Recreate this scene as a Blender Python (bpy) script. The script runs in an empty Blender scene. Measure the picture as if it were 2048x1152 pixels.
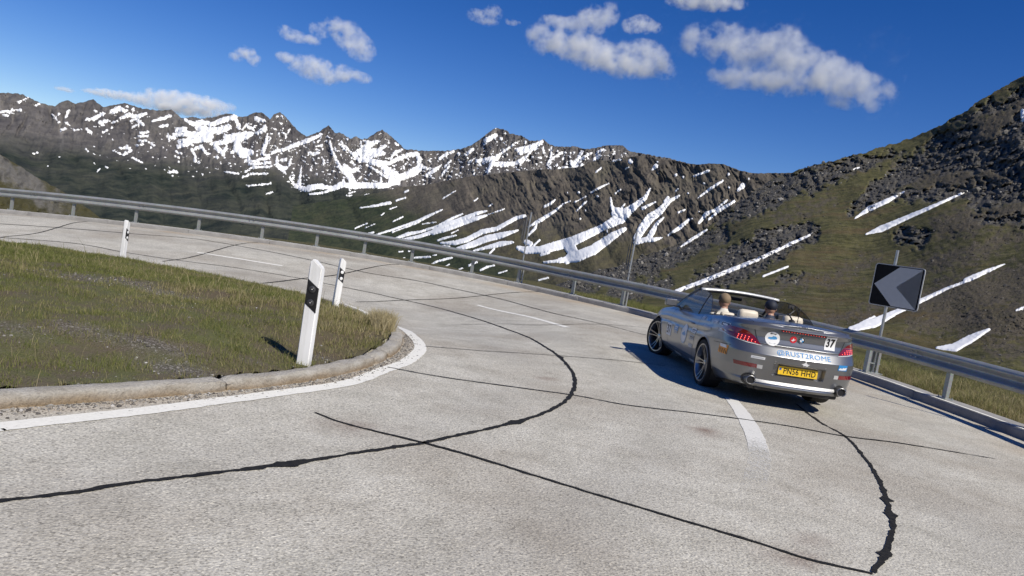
import bpy, bmesh, math, random
import numpy as np
from mathutils import Vector, Matrix, Euler
from mathutils.bvhtree import BVHTree

R = math.radians
scene = bpy.context.scene
COL = scene.collection

# ------------------------------------------------------------------ camera, sky, sun, exposure
cam_data = bpy.data.cameras.new('camera')
cam_data.sensor_width = 36.0
cam_data.lens = 26.367
cam_data.clip_start = 0.05
cam_data.clip_end = 60000
cam = bpy.data.objects.new('camera', cam_data)
COL.objects.link(cam)
EYE = Vector((0.0, 0.0, 1.61))
cam.matrix_world = (Matrix.Translation(EYE) @ Matrix.Rotation(R(90 - 3.8), 4, 'X') @ Matrix.Rotation(R(9.7), 4, 'Z'))
scene.camera = cam

SUN_EL = 46.0
SHADOW_ANG = 131.0                      # direction the shadows run on the ground, degrees from +X
sdx, sdy = -math.cos(R(SHADOW_ANG)), -math.sin(R(SHADOW_ANG))
SUN_DIR = Vector((sdx * math.cos(R(SUN_EL)), sdy * math.cos(R(SUN_EL)), math.sin(R(SUN_EL))))

world = bpy.data.worlds.new('World')
scene.world = world
world.use_nodes = True
wn = world.node_tree.nodes
wl = world.node_tree.links
for n in list(wn):
    wn.remove(n)
sky = wn.new('ShaderNodeTexSky')
sky.sky_type = 'NISHITA'
sky.sun_disc = False
sky.sun_elevation = R(SUN_EL)
sky.sun_rotation = math.atan2(SUN_DIR.x, SUN_DIR.y)
sky.altitude = 2400
sky.air_density = 1.0
sky.dust_density = 0.1
sky.ozone_density = 2.0
bg = wn.new('ShaderNodeBackground')
bg.inputs['Strength'].default_value = 0.10
wo = wn.new('ShaderNodeOutputWorld')
hs = wn.new('ShaderNodeHueSaturation')
hs.inputs['Saturation'].default_value = 1.4
hs.inputs['Hue'].default_value = 0.518
wl.new(sky.outputs[0], hs.inputs['Color'])
wl.new(hs.outputs[0], bg.inputs[0])
wl.new(bg.outputs[0], wo.inputs[0])

sun_data = bpy.data.lights.new('sun', 'SUN')
sun_data.energy = 5.0
sun_data.angle = R(0.53)
sun_data.color = (1.0, 0.945, 0.84)
sun = bpy.data.objects.new('sun', sun_data)
sun.rotation_euler = SUN_DIR.to_track_quat('Z', 'Y').to_euler()
sun.location = (30, -40, 60)
COL.objects.link(sun)

scene.view_settings.view_transform = 'Standard'
scene.view_settings.look = 'None'
scene.view_settings.exposure = 0.0
scene.view_settings.gamma = 1.0
scene.view_settings.use_curve_mapping = False
scene.render.engine = 'CYCLES'
scene.cycles.max_bounces = 4
scene.cycles.diffuse_bounces = 2
scene.cycles.glossy_bounces = 3
scene.cycles.volume_bounces = 4
scene.cycles.transparent_max_bounces = 12
scene.cycles.use_denoising = True
scene.cycles.volume_step_rate = 1.0

rng = np.random.default_rng(7)
random.seed(7)

# ------------------------------------------------------------------ helpers
def put(name, mesh, mat=None, parent=None):
    o = bpy.data.objects.new(name, mesh)
    COL.objects.link(o)
    if mat is not None:
        mesh.materials.append(mat)
    if parent is not None:
        o.parent = parent
    return o


def tag(o, label=None, cat=None, group=None, kind=None):
    for k, v in (('label', label), ('category', cat), ('group', group), ('kind', kind)):
        if v:
            o[k] = v
    return o


def empty(name, loc=(0, 0, 0), rot=(0, 0, 0)):
    o = bpy.data.objects.new(name, None)
    o.empty_display_size = 0.2
    COL.objects.link(o)
    o.location = loc
    o.rotation_euler = rot
    return o


def mesh_np(name, V, Fc, smooth=True):
    """Mesh from numpy arrays: V (n,3); Fc (m,3) or (m,4)."""
    V = np.asarray(V, np.float32)
    Fc = np.asarray(Fc, np.int32)
    me = bpy.data.meshes.new(name)
    me.vertices.add(len(V))
    me.vertices.foreach_set('co', V.ravel())
    k = Fc.shape[1]
    me.loops.add(Fc.size)
    me.loops.foreach_set('vertex_index', Fc.ravel())
    me.polygons.add(len(Fc))
    me.polygons.foreach_set('loop_start', np.arange(0, Fc.size, k, dtype=np.int32))
    me.polygons.foreach_set('loop_total', np.full(len(Fc), k, np.int32))
    me.polygons.foreach_set('use_smooth', np.full(len(Fc), smooth, bool))
    me.update(calc_edges=True)
    return me


def add_attr(me, name, vals):
    a = me.attributes.new(name, 'FLOAT', 'POINT')
    a.data.foreach_set('value', np.asarray(vals, np.float32).ravel())


def grid_faces(nr, nc, wrap=False):
    i = np.arange(nr - 1)[:, None]
    j = np.arange(nc if wrap else nc - 1)[None, :]
    j2 = (j + 1) % nc
    a = i * nc + j
    b = i * nc + j2
    c = (i + 1) * nc + j2
    d = (i + 1) * nc + j
    return np.stack([a, b, c, d], -1).reshape(-1, 4)


def bm_mesh(name, bm, smooth=False, angle=None):
    me = bpy.data.meshes.new(name)
    bm.normal_update()
    bm.to_mesh(me)
    bm.free()
    if smooth:
        me.polygons.foreach_set('use_smooth', [True] * len(me.polygons))
        if angle is not None:
            try:
                me.set_sharp_from_angle(angle=R(angle))
            except Exception:
                pass
    return me


def bm_box(bm, c, s, rot=None, bevel=0.0):
    r = bmesh.ops.create_cube(bm, size=1.0)
    vs = r['verts']
    bmesh.ops.scale(bm, vec=Vector(s), verts=vs)
    if bevel > 0:
        es = list({e for v in vs for e in v.link_edges})
        rb = bmesh.ops.bevel(bm, geom=es, offset=bevel, segments=2, affect='EDGES', profile=0.6)
        vs = list({v for f in rb['faces'] for v in f.verts} | {v for v in vs if v.is_valid})
    if rot is not None:
        bmesh.ops.rotate(bm, cent=(0, 0, 0), matrix=rot, verts=vs)
    bmesh.ops.translate(bm, vec=Vector(c), verts=vs)
    return vs


def bm_tube(bm, pts, rad, seg=10, cap=True):
    """Tube through points; rad is a number or one per point."""
    pts = [Vector(p) for p in pts]
    n = len(pts)
    rads = [rad] * n if not hasattr(rad, '__len__') else list(rad)
    rings = []
    prev = None
    for i, p in enumerate(pts):
        d = (pts[min(i + 1, n - 1)] - pts[max(i - 1, 0)]).normalized()
        if prev is None:
            a = Vector((0, 0, 1)) if abs(d.z) < 0.9 else Vector((1, 0, 0))
            u = d.cross(a).normalized()
        else:
            u = (prev - d * prev.dot(d)).normalized()
        prev = u
        w = d.cross(u)
        rings.append([bm.verts.new(p + (u * math.cos(2 * math.pi * k / seg) + w * math.sin(2 * math.pi * k / seg)) * rads[i]) for k in range(seg)])
    for a, b in zip(rings, rings[1:]):
        for k in range(seg):
            bm.faces.new((a[k], a[(k + 1) % seg], b[(k + 1) % seg], b[k]))
    if cap:
        bm.faces.new(list(reversed(rings[0])))
        bm.faces.new(rings[-1])
    return rings


# numpy noise -------------------------------------------------------
def _hash(ix, iy, seed):
    h = (ix.astype(np.int64) * 374761393 + iy.astype(np.int64) * 668265263 + seed * 982451653) & 0xFFFFFFFF
    h = ((h ^ (h >> 13)) * 1274126177) & 0xFFFFFFFF
    h = (h ^ (h >> 16)) & 0xFFFFFFFF
    return h


def perlin(x, y, seed=0):
    x = np.asarray(x, float)
    y = np.asarray(y, float)
    ix = np.floor(x)
    iy = np.floor(y)
    fx = x - ix
    fy = y - iy

    def g(ox, oy):
        a = _hash(ix + ox, iy + oy, seed) * (2 * math.pi / 4294967296.0)
        return np.cos(a) * (fx - ox) + np.sin(a) * (fy - oy)
    u = fx * fx * fx * (fx * (fx * 6 - 15) + 10)
    v = fy * fy * fy * (fy * (fy * 6 - 15) + 10)
    return 1.5 * ((g(0, 0) * (1 - u) + g(1, 0) * u) * (1 - v) + (g(0, 1) * (1 - u) + g(1, 1) * u) * v)


def fbm(x, y, oct=5, seed=0, gain=0.5):
    s = 0
    a = 1.0
    for o in range(oct):
        s = s + a * perlin(x, y, seed + o * 17)
        x = x * 2.03 + 11.3
        y = y * 2.03 - 7.7
        a *= gain
    return s


def ridged(x, y, oct=5, seed=0, gain=0.5):
    s = 0
    a = 1.0
    for o in range(oct):
        s = s + a * (1 - 2.2 * np.abs(perlin(x, y, seed + o * 31)))
        x = x * 2.03 + 3.1
        y = y * 2.03 + 9.2
        a *= gain
    return s


def sm(t):
    t = np.clip(t, 0, 1)
    return t * t * (3 - 2 * t)


def gz(x, y):
    """Height of the road: banked towards the inside of the hairpin and falling away along the far leg."""
    return (-.5 * sm((y - 9.5) / 6) * (1 - sm((y - 18) / 8)) * sm((2.5 - x) / 5)
            - .0026 * np.maximum(0, -3 - x) ** 2 * sm((y - 11) / 9))


def gz1(x, y):
    return float(gz(np.float64(x), np.float64(y)))


def catmull(pts, step):
    """Smooth polyline through points, resampled at an even step."""
    P = np.array(pts, float)
    P = np.vstack([2 * P[0] - P[1], P, 2 * P[-1] - P[-2]])
    out = []
    for i in range(1, len(P) - 2):
        t = np.linspace(0, 1, 24, endpoint=False)[:, None]
        p0, p1, p2, p3 = P[i - 1], P[i], P[i + 1], P[i + 2]
        out.append(0.5 * (2 * p1 + (p2 - p0) * t + (2 * p0 - 5 * p1 + 4 * p2 - p3) * t ** 2 + (3 * p1 - p0 - 3 * p2 + p3) * t ** 3))
    Q = np.vstack(out + [P[-2][None]])
    d = np.r_[0, np.cumsum(np.linalg.norm(np.diff(Q, axis=0), axis=1))]
    n = max(2, int(round(d[-1] / step)) + 1)
    s = np.linspace(0, d[-1], n)
    return np.stack([np.interp(s, d, Q[:, k]) for k in range(Q.shape[1])], 1)


def normals2d(P):
    T = np.gradient(P[:, :2], axis=0)
    T /= np.linalg.norm(T, axis=1)[:, None]
    return np.stack([T[:, 1], -T[:, 0]], 1)          # to the right of the direction of travel


# material helpers ---------------------------------------------------
class Mat:
    def __init__(self, name):
        self.m = bpy.data.materials.new(name)
        self.m.use_nodes = True
        self.n = self.m.node_tree.nodes
        self.l = self.m.node_tree.links
        self.b = self.n['Principled BSDF']
        self.out = self.n['Material Output']
        self._co = None

    def node(self, t, **kw):
        n = self.n.new(t)
        for k, v in kw.items():
            setattr(n, k, v)
        return n

    def link(self, a, b):
        self.l.new(a, b)

    def coords(self, kind='Object'):
        if self._co is None:
            self._co = self.node('ShaderNodeTexCoord')
        return self._co.outputs[kind]

    def noise(self, scale, detail=4, rough=0.55, co=None, dist=0.0, stretch=None):
        n = self.node('ShaderNodeTexNoise')
        n.inputs['Scale'].default_value = scale
        n.inputs['Detail'].default_value = detail
        n.inputs['Roughness'].default_value = rough
        n.inputs['Distortion'].default_value = dist
        c = co if co is not None else self.coords()
        if stretch:
            mp = self.node('ShaderNodeMapping')
            mp.inputs['Scale'].default_value = stretch
            self.link(c, mp.inputs[0])
            c = mp.outputs[0]
        self.link(c, n.inputs['Vector'])
        return n.outputs[0]

    def voronoi(self, scale, co=None, feature='F1', out=0):
        n = self.node('ShaderNodeTexVoronoi', feature=feature)
        n.inputs['Scale'].default_value = scale
        self.link(co if co is not None else self.coords(), n.inputs['Vector'])
        return n.outputs[out]

    def ramp(self, fac, stops):
        n = self.node('ShaderNodeValToRGB')
        e = n.color_ramp.elements
        while len(e) < len(stops):
            e.new(0.5)
        for el, (p, c) in zip(e, stops):
            el.position = p
            el.color = (c[0], c[1], c[2], 1) if hasattr(c, '__len__') else (c, c, c, 1)
        self.link(fac, n.inputs[0])
        return n.outputs[0]

    def mix(self, fac, a, b, mode='MIX'):
        n = self.node('ShaderNodeMix', data_type='RGBA', blend_type=mode)
        for inp, v in ((n.inputs[0], fac), (n.inputs[6], a), (n.inputs[7], b)):
            if hasattr(v, 'is_linked'):
                self.link(v, inp)
            elif hasattr(v, '__len__'):
                inp.default_value = (v[0], v[1], v[2], 1)
            else:
                inp.default_value = v
        return n.outputs[2]

    def math(self, op, a, b=0.0, clamp=False):
        n = self.node('ShaderNodeMath', operation=op)
        n.use_clamp = clamp
        for inp, v in ((n.inputs[0], a), (n.inputs[1], b)):
            if hasattr(v, 'is_linked'):
                self.link(v, inp)
            else:
                inp.default_value = v
        return n.outputs[0]

    def attr(self, name):
        n = self.node('ShaderNodeAttribute')
        n.attribute_name = name
        return n.outputs['Fac']

    def bump(self, h, strength=0.4, dist=0.01):
        n = self.node('ShaderNodeBump')
        n.inputs['Strength'].default_value = strength
        n.inputs['Distance'].default_value = dist
        self.link(h, n.inputs['Height'])
        self.link(n.outputs[0], self.b.inputs['Normal'])

    def set(self, **kw):
        names = {'color': 'Base Color', 'rough': 'Roughness', 'metal': 'Metallic', 'spec': 'Specular IOR Level', 'coat': 'Coat Weight',
                 'coat_rough': 'Coat Roughness', 'trans': 'Transmission Weight', 'ior': 'IOR', 'alpha': 'Alpha', 'emit': 'Emission Color',
                 'emit_s': 'Emission Strength', 'sss': 'Subsurface Weight', 'sheen': 'Sheen Weight'}
        for k, v in kw.items():
            i = self.b.inputs[names[k]]
            if hasattr(v, 'is_linked'):
                self.link(v, i)
            elif hasattr(v, '__len__'):
                i.default_value = (v[0], v[1], v[2], 1)
            else:
                i.default_value = v
        return self


def paint(name, color, rough=0.5, metal=0.0, var=0.12, scale=14.0, **kw):
    """Plain paint or plastic with a little procedural unevenness."""
    M = Mat(name)
    n = M.noise(scale, 5)
    dark = tuple(c * (1 - var) for c in color)
    lite = tuple(min(1, c * (1 + var)) for c in color)
    M.set(color=M.ramp(n, [(0.3, dark), (0.7, lite)]), rough=rough, metal=metal, **kw)
    return M.m


# ------------------------------------------------------------------ mountains and hillsides
# Each is surveyed from the viewpoint: bearing, elevation and distance of its crest and foot; the surface between
# is real relief at that distance, with its snow lying on it as a second surface.
def interp_poly(az, pts, k):
    p = np.array(pts, float)
    o = np.argsort(p[:, 0])
    return np.interp(az, p[o, 0], p[o, k])


def sdf(az, el, strokes, pad=0.6):
    """Field of how far inside a set of tapered streaks a point lies (degrees)."""
    f = np.full(az.shape, -pad)
    for st in strokes:
        s = np.array(st, float)
        r = s[:, 2].max() + pad
        box = np.nonzero((az > s[:, 0].min() - r) & (az < s[:, 0].max() + r) & (el > s[:, 1].min() - r) & (el < s[:, 1].max() + r))
        if not len(box[0]):
            continue
        a = az[box]
        e = el[box]
        best = np.full(a.shape, -pad)
        if len(s) == 1:
            best = np.maximum(best, s[0, 2] - np.hypot(a - s[0, 0], e - s[0, 1]))
        for p, q in zip(s, s[1:]):
            d = q[:2] - p[:2]
            t = np.clip(((a - p[0]) * d[0] + (e - p[1]) * d[1]) / max(1e-9, d @ d), 0, 1)
            dist = np.hypot(a - p[0] - d[0] * t, e - p[1] - d[1] * t)
            best = np.maximum(best, p[2] + (q[2] - p[2]) * t - dist)
        f[box] = np.maximum(f[box], best)
    return f


def layer(name, crest, foot, az0, az1, dstep, rows, relief, crest_noise, back=(0.05, 0.9), shape=1.0):
    n = int((az1 - az0) / dstep) + 1
    az = np.linspace(az0, az1, n)
    ec = interp_poly(az, crest, 1) + crest_noise(az)
    rc = interp_poly(az, crest, 2)
    ef = interp_poly(az, foot, 1)
    rf = interp_poly(az, foot, 2)
    t = np.linspace(0, 1, rows)[:, None]
    A = np.repeat(az[None, :], rows, 0)
    E = ef[None] + (ec - ef)[None] * t
    w_ = int(2.2 / dstep)
    ker = np.hanning(2 * w_ + 1)
    es = np.convolve(np.pad(ec, w_, 'edge'), ker / ker.sum(), 'valid')
    tu = np.clip((E - ef[None]) / (es - ef)[None], 0, 1.6)
    rr = rf[None] * (rc / rf)[None] ** (tu ** shape)
    rr = rr * (1 + relief(A, E, t, ec[None]))
    # the far side of the crest falls away behind it
    nb = 6
    Ab = np.repeat(az[None, :], nb, 0)
    top_r = rr[-1]
    zc = EYE.z + top_r * np.tan(np.radians(ec))
    dd = (np.arange(1, nb + 1)[:, None] / nb) ** 1.5 * back[0]
    rb = top_r[None] * (1 + dd)
    zb = zc[None] - top_r[None] * dd * back[1]
    Z = EYE.z + rr * np.tan(np.radians(E))
    A2 = np.vstack([A, Ab])
    r2 = np.vstack([rr, rb])
    Z2 = np.vstack([Z, zb])
    P = np.stack([r2 * np.sin(np.radians(A2)), r2 * np.cos(np.radians(A2)), Z2], -1)
    return A, E, P, rows, n


def grid_normals(P):
    du = np.gradient(P, axis=1)
    dv = np.gradient(P, axis=0)
    N = np.cross(du, dv)
    N /= np.linalg.norm(N, axis=-1)[..., None] + 1e-9
    return N


def snow_mesh(name, P, f, thick, edge):
    """The part of the surface where f>0, lifted off it; it dips under the rock along f=0."""
    rows, n = f.shape
    N = grid_normals(P)[:rows]
    h = np.clip(f / edge, -1, 1) * (thick * np.hypot(P[:rows, :, 0], P[:rows, :, 1]))
    Q = P[:rows] + N * h[..., None]
    F4 = grid_faces(rows, n)
    keep = (f.ravel()[F4] > -edge * 0.7).any(1)
    F4 = F4[keep]
    u, inv = np.unique(F4, return_inverse=True)
    return mesh_np(name, Q.reshape(-1, 3)[u], inv.reshape(-1, 4))


# snow shader shared by all snowfields
M = Mat('snow')
ns = M.noise(0.02, 6, 0.6)
M.set(color=M.ramp(ns, [(0.3, (0.84, 0.84, 0.84)), (0.7, (0.93, 0.93, 0.92))]), rough=0.6, spec=0.3)
MAT_SNOW = M.m


def rock_material(name, stops, fine, coarse, green=None, lush=None, bump_d=1.0, fine2=None):
    """Rock with tonal variation; attribute 'veg' blends to alpine turf and 'lush' to dark valley green."""
    M = Mat(name)
    n1 = M.noise(coarse, 7, 0.62)
    n2 = M.noise(fine, 6, 0.65, dist=0.4)
    f = M.math('ADD', M.math('MULTIPLY', n1, 0.5), M.math('MULTIPLY', n2, 0.5))
    c = M.ramp(f, stops)
    st = M.attr('streak')
    c = M.mix(M.math('MULTIPLY', st, 0.8, True), c, tuple(x * 1.5 for x in stops[-1][1]))
    if green:
        g = M.ramp(n2, [(0.35, green[0]), (0.65, green[1])])
        v = M.math('ADD', M.attr('veg'), M.math('MULTIPLY', M.math('SUBTRACT', n2, 0.5), 1.6), True)
        c = M.mix(v, c, g)
    if lush:
        g2 = M.ramp(n2, [(0.38, lush[0]), (0.62, lush[1])])
        v2 = M.math('ADD', M.attr('lush'), M.math('MULTIPLY', M.math('SUBTRACT', n1, 0.5), 1.5), True)
        c = M.mix(v2, c, g2)
    M.set(color=c, rough=0.95, spec=0.15)
    M.bump(f, 0.9, bump_d)
    return M.m


# ---- the far snowy range
crestA = [(-38.319,2.617),(-36.927,3.266),(-35.43,3.397),(-35.056,3.521),(-34.282,3.619),(-33.454,3.349),(-32.77,3.29),(-32.496,3.291),(-32.131,3.729),(-31.863,3.825),(-31.43,3.703),(-31.028,3.895),(-30.63,4.151),(-30.466,4.223),(-30.184,4.029),(-29.844,3.847),(-29.319,4.1),(-28.615,4.396),(-27.703,4.307),(-27.099,4.344),(-26.642,4.38),(-26.191,4.482),(-25.835,4.63),(-25.561,4.453),(-25.054,4.19),(-24.448,4.426),(-23.962,4.395),(-23.032,4.735),(-22.421,5.076),(-22.036,5.16),(-21.588,5.047),(-21.165,5.137),(-20.797,5.392),(-20.422,5.613),(-19.988,5.67),(-19.613,5.432),(-19.427,5.33),(-19.209,5.73),(-18.827,5.952),(-18.528,5.802),(-18.252,5.575),(-17.663,5.124),(-17.193,4.788),(-16.819,4.646),(-16.392,4.876),(-15.905,5.191),(-15.665,5.492),(-15.378,5.731),(-15.092,5.498),(-14.84,5.257),(-14.5,5.397),(-14.116,5.253),(-13.731,5.109),(-13.328,5.334),(-13.016,5.211),(-12.488,5.349),(-12.17,5.668),(-11.785,6.036),(-11.51,6.162),(-11.111,5.981),(-10.699,5.727),(-10.082,5.362),(-9.624,5.075),(-8.926,5.167),(-8.183,5.229),(-7.449,5.362),(-6.35,5.598),(-5.629,5.839),(-4.925,6.189),(-4.263,6.791),(-3.781,7.323),(-3.292,7.817),(-2.797,7.828),(-2.45,7.814),(-2.108,7.612),(-1.643,7.58),(-1.221,7.577),(-0.525,7.321),(0.028,7.451),(0.499,7.603),(0.811,7.357),(1.408,7.231),(2.158,7.315),(2.895,7.471),(3.484,7.379),(4.04,7.467),(4.471,7.609),(4.925,7.828),(5.655,7.978),(6.391,8.089),(6.903,7.761),(7.588,7.716),(8.525,7.708),(10.019,7.67),(13.016,7.296),(15.932,6.981)]
A_R = [(-45, 6200), (-30, 6000), (-18, 5200), (-14, 4700), (-8, 4600), (-1, 4200), (6, 3900), (20, 3600)]
crestA = [(a, e, float(np.interp(a, [q[0] for q in A_R], [q[1] for q in A_R]))) for a, e in crestA]
footA = [(-60, -9, 1900), (-34, -8.5, 1900), (-20, -8, 1900), (-8, -7.5, 1900), (0, -5, 1900), (20, -4, 1900)]


def reliefA(A, E, t, ec):
    wx = A + 0.25 * perlin(A * 0.9, E * 0.9, 91)
    down = ec - E
    big = ridged(wx * 0.42 + 0.10 * E, E * 0.16, 2, 5) * 0.017
    mid = ridged(wx * 1.2 + 0.25 * down, E * 0.35, 5, 12, 0.55) * 0.0095
    fin = fbm(A * 5.5 + E, E * 3.2, 5, 44, 0.65) * 0.0042
    hi = sm((E - (ec - 4.5)) / 3.0)
    return (big + mid * (0.25 + hi) + fin * (0.35 + hi * 0.9)) * (1 - 0.25 * t)


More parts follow.
